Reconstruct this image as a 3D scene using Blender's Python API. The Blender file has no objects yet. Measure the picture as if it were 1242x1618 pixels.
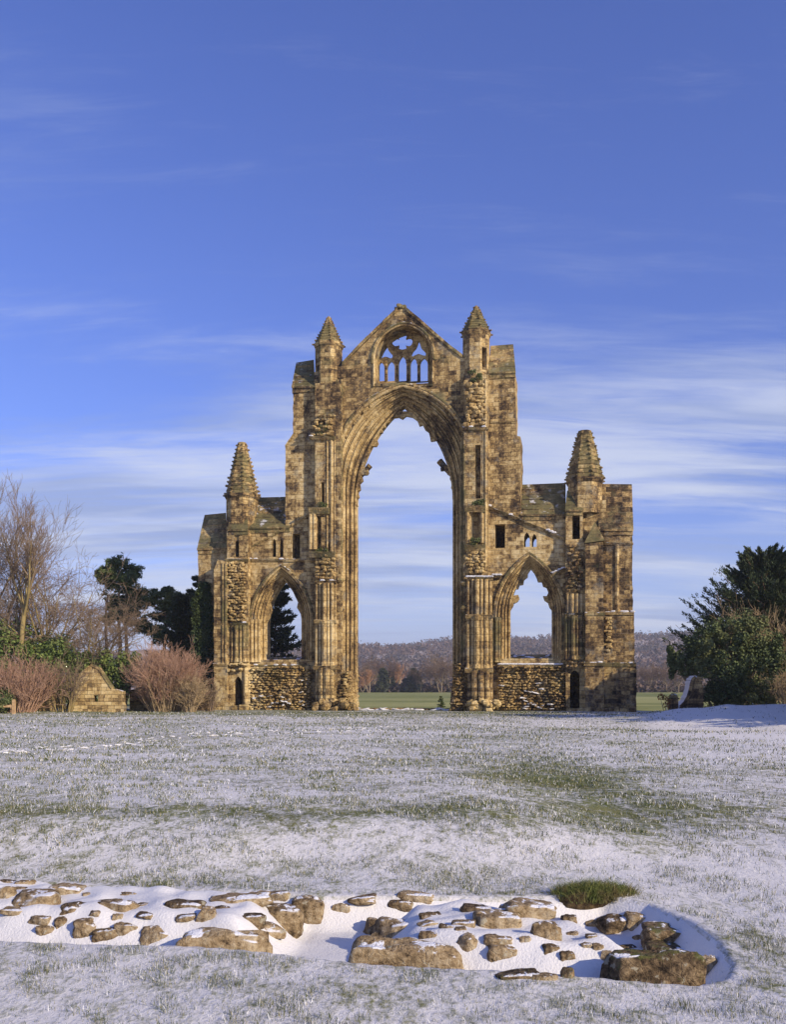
import bpy, math, random
import numpy as np
from mathutils import Vector, Matrix, noise as mnoise
from mathutils.geometry import tessellate_polygon

rng = np.random.default_rng(7)
random.seed(11)
S = bpy.context.scene
COL = S.collection

# ------------------------------------------------------------------ camera, sky, sun, exposure
F, CX, HY, EYE = 1484.0, 621.0, 1086.0, 1.7      # focal length and horizon of the photograph, in its pixels; eye height
cam = bpy.data.objects.new('camera', bpy.data.cameras.new('camera'))
COL.objects.link(cam)
cam.location = (0, 0, EYE)
cam.rotation_euler = (math.radians(90), 0, 0)
cam.data.sensor_fit = 'HORIZONTAL'
cam.data.sensor_width = 36
cam.data.lens = 36 * F / 1242
cam.data.shift_y = (HY - 809) / 1242
cam.data.clip_start = 0.1
cam.data.clip_end = 9000
S.camera = cam

SUN_AZ, SUN_EL = 50.0, 25.0                       # degrees to the right of straight behind the camera; height
a, e = math.radians(SUN_AZ), math.radians(SUN_EL)
sunvec = Vector((math.sin(a) * math.cos(e), -math.cos(a) * math.cos(e), math.sin(e)))
sun = bpy.data.objects.new('sun', bpy.data.lights.new('sun', 'SUN'))
COL.objects.link(sun)
sun.location = (60, -60, 60)
sun.rotation_euler = sunvec.to_track_quat('Z', 'Y').to_euler()
sun.data.energy = 4.6
sun.data.angle = math.radians(0.5)
sun.data.color = (1.0, 0.85, 0.64)
S.view_settings.view_transform = 'Standard'
S.view_settings.look = 'None'
S.view_settings.gamma = 1
S.view_settings.exposure = 0.2


class NT:
    """short node-tree writer"""
    def __init__(s, tree):
        s.t = tree

    def n(s, kind, inputs=None, **props):
        nd = s.t.nodes.new(kind)
        for k, v in props.items():
            setattr(nd, k, v)
        for k, v in (inputs or {}).items():
            if hasattr(v, 'is_linked') or isinstance(v, bpy.types.NodeSocket):
                s.t.links.new(v, nd.inputs[k])
            else:
                nd.inputs[k].default_value = v
        return nd

    def m(s, op, a_, b_=0.0, c_=0.0, clamp=False):
        nd = s.t.nodes.new('ShaderNodeMath')
        nd.operation = op
        nd.use_clamp = clamp
        for i, v in enumerate((a_, b_, c_)):
            if isinstance(v, bpy.types.NodeSocket):
                s.t.links.new(v, nd.inputs[i])
            else:
                nd.inputs[i].default_value = v
        return nd.outputs[0]

    def noise(s, vec, scale, detail=4.0, rough=0.55, dist=0.0):
        return s.n('ShaderNodeTexNoise', {'Vector': vec, 'Scale': scale, 'Detail': detail, 'Roughness': rough, 'Distortion': dist}).outputs['Fac']

    def ramp(s, fac, stops, interp='LINEAR'):
        nd = s.n('ShaderNodeValToRGB', {'Fac': fac})
        cr = nd.color_ramp
        cr.interpolation = interp
        while len(cr.elements) < len(stops):
            cr.elements.new(0.5)
        for el, (p, c) in zip(cr.elements, stops):
            el.position = p
            el.color = (c[0], c[1], c[2], 1) if hasattr(c, '__len__') else (c, c, c, 1)
        return nd.outputs['Color']

    def mix(s, fac, a_, b_, mode='MIX'):
        nd = s.t.nodes.new('ShaderNodeMix')
        nd.data_type = 'RGBA'
        nd.blend_type = mode
        for i, v in ((0, fac), (6, a_), (7, b_)):
            if isinstance(v, bpy.types.NodeSocket):
                s.t.links.new(v, nd.inputs[i])
            else:
                nd.inputs[i].default_value = v if i == 0 else (v[0], v[1], v[2], 1)
        return nd.outputs[2]

    def map(s, vec, scale=(1, 1, 1), loc=(0, 0, 0), rot=(0, 0, 0)):
        return s.n('ShaderNodeMapping', {'Vector': vec, 'Scale': scale, 'Location': loc, 'Rotation': rot}).outputs[0]

    def rng(s, v, a0, a1, b0=0.0, b1=1.0, smooth=True):
        nd = s.n('ShaderNodeMapRange', {'Value': v, 'From Min': a0, 'From Max': a1, 'To Min': b0, 'To Max': b1})
        nd.interpolation_type = 'SMOOTHSTEP' if smooth else 'LINEAR'
        return nd.outputs[0]


world = bpy.data.worlds.new('World')
S.world = world
world.use_nodes = True
w = NT(world.node_tree)
world.node_tree.nodes.clear()
sky = w.n('ShaderNodeTexSky', sky_type='NISHITA', sun_disc=False, sun_elevation=e, sun_rotation=math.atan2(sunvec.x, sunvec.y),
          altitude=100, air_density=1.2, dust_density=0.6, ozone_density=3.0)
tc = w.n('ShaderNodeTexCoord').outputs['Generated']
sep = w.n('ShaderNodeSeparateXYZ', {'Vector': tc})
zz = w.m('MAXIMUM', sep.outputs['Z'], 0.0)
den = w.m('ADD', zz, 0.16)
pv = w.n('ShaderNodeCombineXYZ', {'X': w.m('DIVIDE', sep.outputs['X'], den), 'Y': w.m('DIVIDE', sep.outputs['Y'], den), 'Z': 0.0}).outputs[0]
warp = w.n('ShaderNodeTexNoise', {'Vector': w.map(pv, (0.5, 0.9, 1)), 'Scale': 1.0, 'Detail': 3.0}).outputs['Color']
pw = w.mix(0.22, pv, warp, 'ADD')
c1 = w.noise(w.map(pw, (0.55, 2.6, 1), (2.3, 0.4, 0), (0, 0, 0.10)), 1.3, 7.0, 0.6, 0.5)
c2 = w.noise(w.map(pw, (0.35, 1.2, 1), (5.1, 2.0, 0), (0, 0, -0.16)), 1.0, 5.0, 0.55, 0.3)
c3 = w.noise(w.map(pw, (1.4, 8.0, 1), (1.0, 7.0, 0), (0, 0, 0.16)), 2.2, 9.0, 0.72, 0.7)
cl = w.m('ADD', w.m('MULTIPLY', c1, 0.62), w.m('ADD', w.m('MULTIPLY', c2, 0.78), w.m('MULTIPLY', c3, 0.26)))
low = w.rng(zz, 0.12, 0.50, 1.0, 0.0)              # more cloud low down
thr = w.m('SUBTRACT', 0.832, w.m('MULTIPLY', low, 0.07))
cmask = w.rng(w.m('SUBTRACT', cl, thr), -0.10, 0.19, 0.0, 1.0)
cmask = w.m('MULTIPLY', cmask, w.rng(low, 0.0, 1.0, 0.46, 0.86))
SKYK = 0.122
skyc = w.mix(1.0, sky.outputs[0], (0.60, 0.655, 1.24), 'MULTIPLY')
skyc = w.mix(w.rng(zz, 0.0, 0.22, 0.60, 0.0), skyc, (3.9, 4.8, 6.6))       # pale lavender band towards the horizon
c4 = w.noise(w.map(pw, (0.4, 1.9, 1), (9.0, 3.0, 0), (0, 0, 0.05)), 1.6, 5.0, 0.55, 0.3)
skyc = w.mix(cmask, skyc, w.mix(w.rng(c4, .40, .60), (2.5, 3.1, 4.9), (4.9, 5.3, 6.4)))
bg = w.n('ShaderNodeBackground', {'Color': skyc, 'Strength': SKYK})
out = w.n('ShaderNodeOutputWorld', {'Surface': bg.outputs[0]})

# ------------------------------------------------------------------ helpers
TH = math.radians(11.0)
CT, ST = math.cos(TH), math.sin(TH)
X0, Y0 = (637 - CX) / F * 70, 70.0                 # foot of the ruin's axis; its right end stands nearer to the camera


def L(px, py, wd=0.0):
    """measured point of the photograph -> the ruin's own (u, z) at depth wd behind its front face"""
    k = (px - CX) / F
    u = (k * (Y0 + wd * CT) - X0 - wd * ST) / (CT + k * ST)
    y = Y0 - u * ST + wd * CT
    return (u, EYE - (py - HY) / F * y)


def O(pts, wd=0.0):
    return [L(p[0], p[1], wd) for p in pts]


def P(px, py, y):
    """measured point of the photograph -> world point at distance y"""
    return Vector(((px - CX) / F * y, y, EYE - (py - HY) / F * y))


def tag(o, label=None, cat=None, group=None, kind=None):
    if label: o['label'] = label
    if cat: o['category'] = cat
    if group: o['group'] = group
    if kind: o['kind'] = kind
    return o


def empty(name, loc=(0, 0, 0), rz=0.0, label=None, cat=None, group=None):
    o = bpy.data.objects.new(name, None)
    COL.objects.link(o)
    o.location = loc
    o.rotation_euler = (0, 0, rz)
    o.empty_display_size = 0.3
    return tag(o, label, cat, group)


class MB:
    def __init__(s):
        s.v, s.f, s.uv = [], [], []

    def face(s, pts, uvs=None):
        b = len(s.v)
        s.v.extend([tuple(p) for p in pts])
        s.f.append(tuple(range(b, b + len(pts))))
        if uvs is None:
            p0, p1, p2 = Vector(pts[0]), Vector(pts[1]), Vector(pts[2])
            n = (p1 - p0).cross(p2 - p0)
            ax, ay, az = abs(n.x), abs(n.y), abs(n.z)
            if az > ax and az > ay: uvs = [(p[0], p[1]) for p in pts]
            elif ax > ay: uvs = [(p[1] + 7.3, p[2]) for p in pts]
            else: uvs = [(p[0], p[2]) for p in pts]
        s.uv.extend(uvs)

    def prism(s, outer, w0, w1, holes=(), back=True):
        """an outline in the (u, z) plane, with holes, carried from depth w0 to w1"""
        loops = [list(outer)] + [list(h) for h in holes]
        flat = [p for lp in loops for p in lp]
        tris = tessellate_polygon([[Vector((p[0], p[1], 0)) for p in lp] for lp in loops])
        for t in tris:
            q = [flat[i] for i in t]
            ar = (q[1][0] - q[0][0]) * (q[2][1] - q[0][1]) - (q[2][0] - q[0][0]) * (q[1][1] - q[0][1])
            if abs(ar) < 1e-9: continue
            if ar < 0: q = q[::-1]
            s.face([(p[0], w0, p[1]) for p in q], [p for p in q])
            if back: s.face([(p[0], w1, p[1]) for p in q[::-1]], [p for p in q[::-1]])
        for li, lp in enumerate(loops):
            ar = sum(lp[i][0] * lp[(i + 1) % len(lp)][1] - lp[(i + 1) % len(lp)][0] * lp[i][1] for i in range(len(lp)))
            if (ar > 0) != (li == 0): lp = lp[::-1]
            acc = 0.0
            for i in range(len(lp)):
                p, q = lp[i], lp[(i + 1) % len(lp)]
                dl = math.hypot(q[0] - p[0], q[1] - p[1])
                if dl < 1e-6: continue
                if abs(q[1] - p[1]) >= abs(q[0] - p[0]):
                    uv = [(w0, p[1]), (w1, p[1]), (w1, q[1]), (w0, q[1])]
                else:
                    uv = [(acc, w0), (acc, w1), (acc + dl, w1), (acc + dl, w0)]
                s.face([(p[0], w0, p[1]), (p[0], w1, p[1]), (q[0], w1, q[1]), (q[0], w0, q[1])], uv)
                acc += dl

    def hexa(s, c):
        """eight corners: 0-3 lower ring, 4-7 upper ring"""
        for idx in ((0, 3, 2, 1), (4, 5, 6, 7), (0, 1, 5, 4), (1, 2, 6, 5), (2, 3, 7, 6), (3, 0, 4, 7)):
            s.face([c[i] for i in idx])

    def box(s, u0, u1, w0, w1, z0, z1, j=0.0):
        c = [(u0, w0, z0), (u1, w0, z0), (u1, w1, z0), (u0, w1, z0), (u0, w0, z1), (u1, w0, z1), (u1, w1, z1), (u0, w1, z1)]
        if j: c = [tuple(x + random.uniform(-j, j) for x in p) for p in c]
        s.hexa(c)

    def lump(s, ctr, size, j=0.2, rot=None):
        """a small rough block: a jittered cuboid with its corners cut"""
        sx, sy, sz = (q * 0.5 for q in size)
        rot = rot if rot is not None else random.uniform(-0.3, 0.3)
        cr, sr = math.cos(rot), math.sin(rot)
        pts = []
        for zi in (-1, -0.35, 0.45, 1):
            kx = 0.72 if abs(zi) == 1 else 1.0
            ring = []
            for (ax, ay) in ((-1, -.55), (-.55, -1), (.55, -1), (1, -.55), (1, .55), (.55, 1), (-.55, 1), (-1, .55)):
                x = ax * sx * kx * (1 + random.uniform(-j, j))
                y = ay * sy * kx * (1 + random.uniform(-j, j))
                z = zi * sz * (1 + random.uniform(-j, j) * 0.6)
                ring.append((ctr[0] + x * cr - y * sr * 0.4, ctr[1] + y, ctr[2] + z * 1.0 + x * sr))
            pts.append(ring)
        for r in range(3):
            for i in range(8):
                k = (i + 1) % 8
                s.face([pts[r][i], pts[r][k], pts[r + 1][k], pts[r + 1][i]])
        s.face(pts[0][::-1])
        s.face(pts[3])

    def ring(s, ctr, rad, n, z, ph=None):
        ph = math.pi / n if ph is None else ph
        return [(ctr[0] + rad * math.cos(ph + 2 * math.pi * i / n), ctr[1] + rad * math.sin(ph + 2 * math.pi * i / n), z) for i in range(n)]

    def frustum(s, ctr, r0, r1, z0, z1, n=8, caps=True, ph=None):
        a_, b_ = s.ring(ctr, r0, n, z0, ph), s.ring(ctr, r1, n, z1, ph)
        ln = 2 * r0 * math.sin(math.pi / n)
        for i in range(n):
            k = (i + 1) % n
            s.face([a_[i], a_[k], b_[k], b_[i]], [(i * ln, z0), (i * ln + ln, z0), (i * ln + ln, z1), (i * ln, z1)])
        if caps:
            s.face(a_[::-1])
            s.face(b_)

    def tube(s, path, rad, n=6, closed_ends=True):
        """a round bar along a path of 3-d points; rad a number or one per point"""
        path = [Vector(p) for p in path]
        rads = rad if hasattr(rad, '__len__') else [rad] * len(path)
        rings, acc, accs = [], 0.0, []
        for i, p in enumerate(path):
            d = (path[min(i + 1, len(path) - 1)] - path[max(i - 1, 0)])
            if d.length < 1e-9: d = Vector((0, 0, 1))
            d.normalize()
            ref = Vector((0, 1, 0)) if abs(d.y) < 0.9 else Vector((1, 0, 0))
            x = d.cross(ref).normalized()
            y = d.cross(x).normalized()
            rings.append([p + (x * math.cos(2 * math.pi * q / n) + y * math.sin(2 * math.pi * q / n)) * rads[i] for q in range(n)])
            if i: acc += (p - path[i - 1]).length
            accs.append(acc)
        for i in range(len(path) - 1):
            for q in range(n):
                r = (q + 1) % n
                s.face([rings[i][q], rings[i][r], rings[i + 1][r], rings[i + 1][q]],
                       [(q * .1, accs[i]), (q * .1 + .1, accs[i]), (q * .1 + .1, accs[i + 1]), (q * .1, accs[i + 1])])
        if closed_ends:
            s.face(rings[0][::-1])
            s.face(rings[-1])

    def build(s, name, mat, parent=None, smooth=False):
        me = bpy.data.meshes.new(name)
        me.from_pydata(s.v, [], s.f)
        uvl = me.uv_layers.new(name='UVMap')
        uvl.data.foreach_set('uv', np.array(s.uv, dtype=np.float32).ravel())
        me.materials.append(mat)
        if smooth: me.polygons.foreach_set('use_smooth', [True] * len(me.polygons))
        me.update()
        o = bpy.data.objects.new(name, me)
        COL.objects.link(o)
        if parent is not None: o.parent = parent
        return o


def npmesh(name, verts, faces, mat, parent=None, smooth=False, attr=None):
    """one mesh from numpy arrays, all faces of one size"""
    me = bpy.data.meshes.new(name)
    nv, (nf, k) = len(verts), faces.shape
    me.vertices.add(nv)
    me.vertices.foreach_set('co', np.ascontiguousarray(verts, dtype=np.float32).ravel())
    me.loops.add(nf * k)
    me.loops.foreach_set('vertex_index', np.ascontiguousarray(faces, dtype=np.int32).ravel())
    me.polygons.add(nf)
    me.polygons.foreach_set('loop_start', np.arange(nf, dtype=np.int32) * k)
    me.polygons.foreach_set('loop_total', np.full(nf, k, dtype=np.int32))
    if smooth: me.polygons.foreach_set('use_smooth', np.ones(nf, dtype=bool))
    for nm, arr in (attr or {}).items():
        at = me.attributes.new(nm, 'FLOAT', 'POINT')
        at.data.foreach_set('value', np.ascontiguousarray(arr, dtype=np.float32))
    me.materials.append(mat)
    me.update(calc_edges=True)
    o = bpy.data.objects.new(name, me)
    COL.objects.link(o)
    if parent is not None: o.parent = parent
    return o


def rough(poly, step=0.4, amp=0.05, keep=()):
    """break the straight edges of an outline into short uneven steps"""
    res = []
    n = len(poly)
    for i in range(n):
        p, q = poly[i], poly[(i + 1) % n]
        d = math.hypot(q[0] - p[0], q[1] - p[1])
        res.append(p)
        if i in keep: continue
        m = int(d / step)
        nx, nz = -(q[1] - p[1]) / max(d, 1e-6), (q[0] - p[0]) / max(d, 1e-6)
        for t in range(1, m):
            o_ = random.uniform(-amp, amp)
            res.append((p[0] + (q[0] - p[0]) * t / m + nx * o_, p[1] + (q[1] - p[1]) * t / m + nz * o_))
    return res


def arch_path(uc, half, z0, zs, za, n=14, legs=6):
    """left foot, up the leg, over the pointed head, down to the right foot"""
    r = za - zs
    R = (half * half + r * r) / (2 * half)
    cx = R - half
    left = [(-half, z0 + (zs - z0) * i / legs) for i in range(legs)]
    for i in range(n + 1):
        t = math.pi + (math.atan2(r, -cx) - math.pi) * i / n
        left.append((cx + R * math.cos(t), zs + R * math.sin(t)))
    left[-1] = (0.0, za)
    pts = [(uc + u, z) for u, z in left] + [(uc - u, z) for u, z in left[-2::-1]]
    return pts


def fracnoise(p, oct_=4):
    return mnoise.fractal(p, 0.9, 2.0, oct_)

# ------------------------------------------------------------------ materials
def material(name):
    m = bpy.data.materials.new(name)
    m.use_nodes = True
    m.node_tree.nodes.clear()
    nt = NT(m.node_tree)
    bs = nt.n('ShaderNodeBsdfPrincipled')
    nt.n('ShaderNodeOutputMaterial', {'Surface': bs.outputs[0]})
    bs.inputs['Roughness'].default_value = 0.9
    bs.inputs['Specular IOR Level'].default_value = 0.2
    return m, nt, bs


def link(nt, a_, b_):
    nt.t.links.new(a_, b_)


def stone(name, roww=0.62, rowh=0.31, dark=0.0, green=0.5, snow=0.25, pale=0.0, bump=0.7, joints=True, warm=1.0, blkw=0.21):
    """weathered coursed sandstone: each block its own tone, soot, algae, a little lying snow"""
    m, nt, bs = material(name)
    obj = nt.n('ShaderNodeTexCoord').outputs['Object']
    geo = nt.n('ShaderNodeNewGeometry')
    nz = nt.n('ShaderNodeSeparateXYZ', {'Vector': geo.outputs['Normal']}).outputs['Z']
    uv = nt.n('ShaderNodeUVMap', uv_map='UVMap').outputs[0]
    wob = nt.n('ShaderNodeTexNoise', {'Vector': obj, 'Scale': 0.9, 'Detail': 3.0}).outputs['Color']
    uvd = nt.mix(0.10, uv, wob, 'ADD')
    br = nt.n('ShaderNodeTexBrick', {'Vector': uvd, 'Color1': (0, 0, 0, 1), 'Color2': (1, 1, 1, 1), 'Mortar': (.5, .5, .5, 1), 'Scale': 1.0,
                                     'Mortar Size': 0.014, 'Mortar Smooth': 0.4, 'Bias': 0.0, 'Brick Width': roww, 'Row Height': rowh})
    br.offset = 0.45
    br.squash = 0.7
    br.squash_frequency = 3
    blk = nt.n('ShaderNodeSeparateColor', {'Color': br.outputs['Color']}).outputs[0]
    big = nt.noise(obj, 0.22, 5.0, 0.6)
    med = nt.noise(obj, 1.5, 8.0, 0.72)
    fine = nt.noise(obj, 6.5, 6.0, 0.75)
    strk = nt.noise(nt.map(obj, (1.6, 1.6, 0.12)), 1.0, 5.0, 0.6)
    v = nt.m('MULTIPLY', blk, blkw if joints else 0.0)
    v = nt.m('ADD', v, nt.m('MULTIPLY', big, 0.72))
    v = nt.m('ADD', v, nt.m('MULTIPLY', med, 0.72))
    v = nt.m('ADD', v, nt.m('MULTIPLY', fine, 0.75))
    v = nt.m('ADD', v, nt.m('MULTIPLY', strk, 0.55))
    off = (0.815 + blkw * .5) if joints else 0.80
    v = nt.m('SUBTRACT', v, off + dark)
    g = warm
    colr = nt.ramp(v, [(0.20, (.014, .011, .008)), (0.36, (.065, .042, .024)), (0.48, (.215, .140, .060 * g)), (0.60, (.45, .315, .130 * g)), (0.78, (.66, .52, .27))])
    if pale: colr = nt.mix(pale, colr, (.52, .40, .20))
    # joints: some dark and open, some pale with mortar
    if joints:
        jt = nt.m('MULTIPLY', br.outputs['Fac'], 0.85)
        colr = nt.mix(jt, colr, nt.mix(nt.rng(big, .42, .64), (.035, .025, .016), (.36, .28, .18)))
    grey = nt.rng(nt.noise(obj, .8, 6.0, .7), .54, .66)
    colr = nt.mix(nt.m('MULTIPLY', grey, .45), colr, nt.mix(fine, (.06, .058, .05), (.42, .40, .32)))
    # algae, thicker where it faces up
    gm = nt.noise(obj, 0.55, 6.0, 0.7)
    gm2 = nt.m('ADD', gm, nt.m('MULTIPLY', nt.m('MAXIMUM', nz, 0.0), 0.18))
    gm2 = nt.m('ADD', gm2, nt.m('MULTIPLY', strk, 0.15))
    gfac = nt.m('MULTIPLY', nt.rng(gm2, .76 - .22 * green, .94 - .22 * green), 0.30 + .45 * green)
    colr = nt.mix(gfac, colr, nt.mix(fine, (.055, .050, .022), (.22, .20, .085)))
    # snow lying on what faces up
    if snow:
        sn = nt.m('MULTIPLY', nt.rng(nz, .55, .8), nt.rng(nt.noise(obj, 2.1, 4.0), .62 - .35 * snow, .68 - .35 * snow))
        colr = nt.mix(sn, colr, (.82, .83, .86))
    link(nt, colr, bs.inputs['Base Color'])
    h = nt.m('ADD', nt.m('MULTIPLY', med, 0.8), nt.m('MULTIPLY', fine, 0.5))
    if joints:
        h = nt.m('ADD', h, nt.m('MULTIPLY', blk, 0.35))
        h = nt.m('SUBTRACT', h, nt.m('MULTIPLY', br.outputs['Fac'], 0.8))
    bp = nt.n('ShaderNodeBump', {'Height': h, 'Strength': bump, 'Distance': 0.10})
    link(nt, bp.outputs[0], bs.inputs['Normal'])
    return m


M_ASH = stone('weathered_ashlar', green=0.35, snow=0.2)
M_UP = stone('upper_ashlar', dark=0.055, green=0.7, snow=0.1)
M_DARK = stone('dark_ashlar', dark=0.13, green=0.6, snow=0.1)  # the same ashlar with its tones shifted darker
M_GREEN = stone('mossy_ashlar', dark=0.04, green=1.15, snow=0.2)
M_MOULD = stone('moulded_stone', roww=0.9, rowh=0.5, green=0.30, snow=0.1, bump=0.5, dark=-0.02, blkw=.10)
M_ROOF = stone('slab_roof', roww=0.8, rowh=0.42, dark=0.09, green=1.05, snow=0.12, bump=0.6)
M_SPIRE = stone('spire_stone', roww=0.5, rowh=0.3, dark=0.06, green=1.0, snow=0.0, bump=0.6)
M_RUB = stone('rubble_core', joints=False, dark=0.0, green=0.55, snow=0.0, bump=0.8)
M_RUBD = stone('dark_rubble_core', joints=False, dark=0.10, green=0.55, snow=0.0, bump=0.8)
M_GOLD = stone('golden_sandstone', roww=0.45, rowh=0.24, dark=-0.08, green=0.25, snow=0.3, pale=0.12, blkw=.3)


def plain(name, c0, c1, scale=3.0, bump=0.3, rough_=0.9, isl=0.0):
    m, nt, bs = material(name)
    obj = nt.n('ShaderNodeTexCoord').outputs['Object']
    n1 = nt.noise(obj, scale, 6.0, 0.65)
    f = nt.rng(n1, .32, .68)
    if isl:
        ri = nt.n('ShaderNodeNewGeometry').outputs['Random Per Island']
        f = nt.m('ADD', nt.m('MULTIPLY', f, 1 - isl), nt.m('MULTIPLY', ri, isl))
    link(nt, nt.mix(f, c0, c1), bs.inputs['Base Color'])
    if bump:
        bp = nt.n('ShaderNodeBump', {'Height': n1, 'Strength': bump, 'Distance': 0.05})
        link(nt, bp.outputs[0], bs.inputs['Normal'])
    bs.inputs['Roughness'].default_value = rough_
    return m


def leafmat(name, c0, c1, c2, trans=0.25, scale=0.5):
    m, nt, bs = material(name)
    obj = nt.n('ShaderNodeTexCoord').outputs['Object']
    ri = nt.n('ShaderNodeNewGeometry').outputs['Random Per Island']
    n1 = nt.noise(obj, scale, 3.0, 0.6)
    colr = nt.mix(ri, c0, c1)
    colr = nt.mix(nt.m('MULTIPLY', nt.rng(n1, .45, .65), .7), colr, c2)
    link(nt, colr, bs.inputs['Base Color'])
    bs.inputs['Roughness'].default_value = 0.65
    return m


M_BARK = plain('pale_bark', (.16, .12, .08), (.30, .24, .15), 4.0)
M_TWIG = plain('grey_brown_twigs', (.13, .09, .06), (.32, .235, .155), .6, 0, isl=.4)
M_GTWIG = plain('olive_twigs', (.20, .15, .06), (.36, .28, .12), .6, 0, isl=.4)
M_RTWIG = plain('russet_twigs', (.28, .155, .095), (.54, .36, .25), .5, 0, isl=.5)
M_TTWIG = plain('tan_twigs', (.28, .20, .11), (.50, .38, .22), .6, 0, isl=.5)
M_PTRUNK = plain('pine_bark', (.16, .10, .07), (.30, .20, .14), 5.0)
M_PINE = leafmat('pine_needles', (.04, .065, .025), (.13, .165, .055), (.18, .19, .06))
M_YEW = leafmat('yew_needles', (.020, .036, .020), (.075, .10, .045), (.085, .10, .04))
M_IVY = leafmat('ivy_leaves', (.05, .085, .020), (.17, .23, .06), (.22, .25, .07), scale=.8)
M_DIVY = leafmat('dark_ivy_leaves', (.018, .036, .014), (.06, .09, .035), (.08, .10, .03))
M_BUSH = leafmat('bush_leaves', (.035, .052, .022), (.13, .165, .06), (.18, .19, .07), scale=.45)
M_HERB = leafmat('ledge_plant_leaves', (.05, .075, .02), (.15, .17, .06), (.19, .16, .08))
M_WOOD = plain('pale_timber', (.35, .22, .11), (.55, .38, .20), 6.0)


def snowmat(name, grass=0.0):
    m, nt, bs = material(name)
    obj = nt.n('ShaderNodeTexCoord').outputs['Object']
    n1 = nt.noise(obj, 3.0, 5.0, 0.5)
    n2 = nt.noise(obj, 60.0, 3.0, 0.6)
    colr = nt.mix(n1, (.64, .635, .63), (.74, .73, .715))
    link(nt, colr, bs.inputs['Base Color'])
    h = nt.m('ADD', nt.m('MULTIPLY', n1, 1.0), nt.m('MULTIPLY', n2, 0.35))
    bp = nt.n('ShaderNodeBump', {'Height': h, 'Strength': 0.75, 'Distance': 0.03})
    link(nt, bp.outputs[0], bs.inputs['Normal'])
    bs.inputs['Roughness'].default_value = 0.6
    bs.inputs['Subsurface Weight'].default_value = 0.0
    return m


M_SNOW = snowmat('snow')


def groundmat():
    """lawn and fields: grass showing through thin snow; the vertex value 'grassy' says how much grass shows"""
    m, nt, bs = material('snowy_lawn')
    obj = nt.n('ShaderNodeTexCoord').outputs['Object']
    at = nt.n('ShaderNodeAttribute', attribute_name='grassy').outputs['Fac']
    d = nt.n('ShaderNodeCameraData')  # unused distance kept out of colour
    nt.t.nodes.remove(d)
    f1 = nt.noise(nt.map(obj, (1.0, .6, 1)), 24.0, 5.0, 0.75)
    f2 = nt.noise(nt.map(obj, (1.0, .5, 1)), 2.6, 5.0, 0.65)
    f3 = nt.noise(obj, 0.35, 4.0, 0.6)
    f4 = nt.noise(nt.map(obj, (.25, .9, 1)), 0.5, 3.0, 0.5)
    f1b = nt.noise(nt.map(obj, (1.0, .6, 1)), 7.0, 4.0, 0.7)
    v = nt.m('ADD', nt.m('ADD', nt.m('MULTIPLY', f1, .30), nt.m('MULTIPLY', f1b, .30)), nt.m('ADD', nt.m('MULTIPLY', f2, .20), nt.m('ADD', nt.m('MULTIPLY', f3, .16), nt.m('MULTIPLY', f4, .10))))
    thr = nt.m('SUBTRACT', .685, nt.m('MULTIPLY', at, .36))
    mask = nt.rng(nt.m('SUBTRACT', v, thr), -.06, .09)
    gr = nt.mix(nt.rng(f2, .35, .65), (.055, .075, .020), (.17, .18, .062))
    gr = nt.mix(nt.m('MULTIPLY', nt.rng(f3, .45, .7), .5), gr, (.20, .17, .075))
    far = nt.noise(nt.map(obj, (.02, .06, 1)), 1.0, 4.0, 0.6)
    gfar = nt.mix(nt.rng(far, .35, .65), (.15, .17, .035), (.33, .32, .11))
    gr = nt.mix(nt.rng(at, .85, 1.0), gr, gfar)
    sn = nt.mix(f2, (.59, .58, .565), (.75, .73, .70))
    link(nt, nt.mix(mask, sn, gr), bs.inputs['Base Color'])
    h = nt.m('ADD', nt.m('MULTIPLY', f1, .5), nt.m('MULTIPLY', f2, 1.0))
    bp = nt.n('ShaderNodeBump', {'Height': h, 'Strength': 0.55, 'Distance': 0.06})
    link(nt, bp.outputs[0], bs.inputs['Normal'])
    return m


M_GROUND = groundmat()
m_, nt_, bs_ = material('grass_blades')
ri_ = nt_.n('ShaderNodeNewGeometry').outputs['Random Per Island']
link(nt_, nt_.ramp(ri_, [(0.0, (.030, .048, .011)), (.45, (.085, .11, .030)), (.68, (.19, .18, .07)), (.84, (.32, .28, .15)), (.90, (.60, .61, .60)), (1.0, (.80, .81, .82))]), bs_.inputs['Base Color'])
bs_.inputs['Roughness'].default_value = 0.7
M_BLADE = m_

# ------------------------------------------------------------------ the ground
def polydist(X, Y, poly):
    """signed distance to a polygon, positive inside (numpy arrays)"""
    d = np.full(X.shape, 1e9)
    ins = np.zeros(X.shape, dtype=bool)
    n = len(poly)
    for i in range(n):
        ax, ay = poly[i]
        bx, by = poly[(i + 1) % n]
        vx, vy = bx - ax, by - ay
        t = np.clip(((X - ax) * vx + (Y - ay) * vy) / (vx * vx + vy * vy), 0, 1)
        d = np.minimum(d, np.hypot(X - ax - t * vx, Y - ay - t * vy))
        c = ((ay > Y) != (by > Y)) & (X < (bx - ax) * (Y - ay) / (by - ay + 1e-12) + ax)
        ins ^= c
    return np.where(ins, d, -d)


def sst(x, a_, b_):
    t = np.clip((x - a_) / (b_ - a_), 0, 1)
    return t * t * (3 - 2 * t)


_wk = np.random.default_rng(3).uniform(-1, 1, (24, 2))
_wp = np.random.default_rng(4).uniform(0, 6.28, 24)


def wnoise(X, Y, sc):
    """smooth wandering noise from a sum of waves, about -1..1"""
    r = np.zeros(np.shape(X))
    for i in range(12):
        r = r + np.sin((X * _wk[i, 0] * 2 + Y * _wk[i, 1] * 2) * sc + _wp[i]) * np.cos((X * _wk[i + 12, 0] - Y * _wk[i + 12, 1]) * 1.7 * sc + _wp[i + 12])
    return r / 4.0


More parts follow.
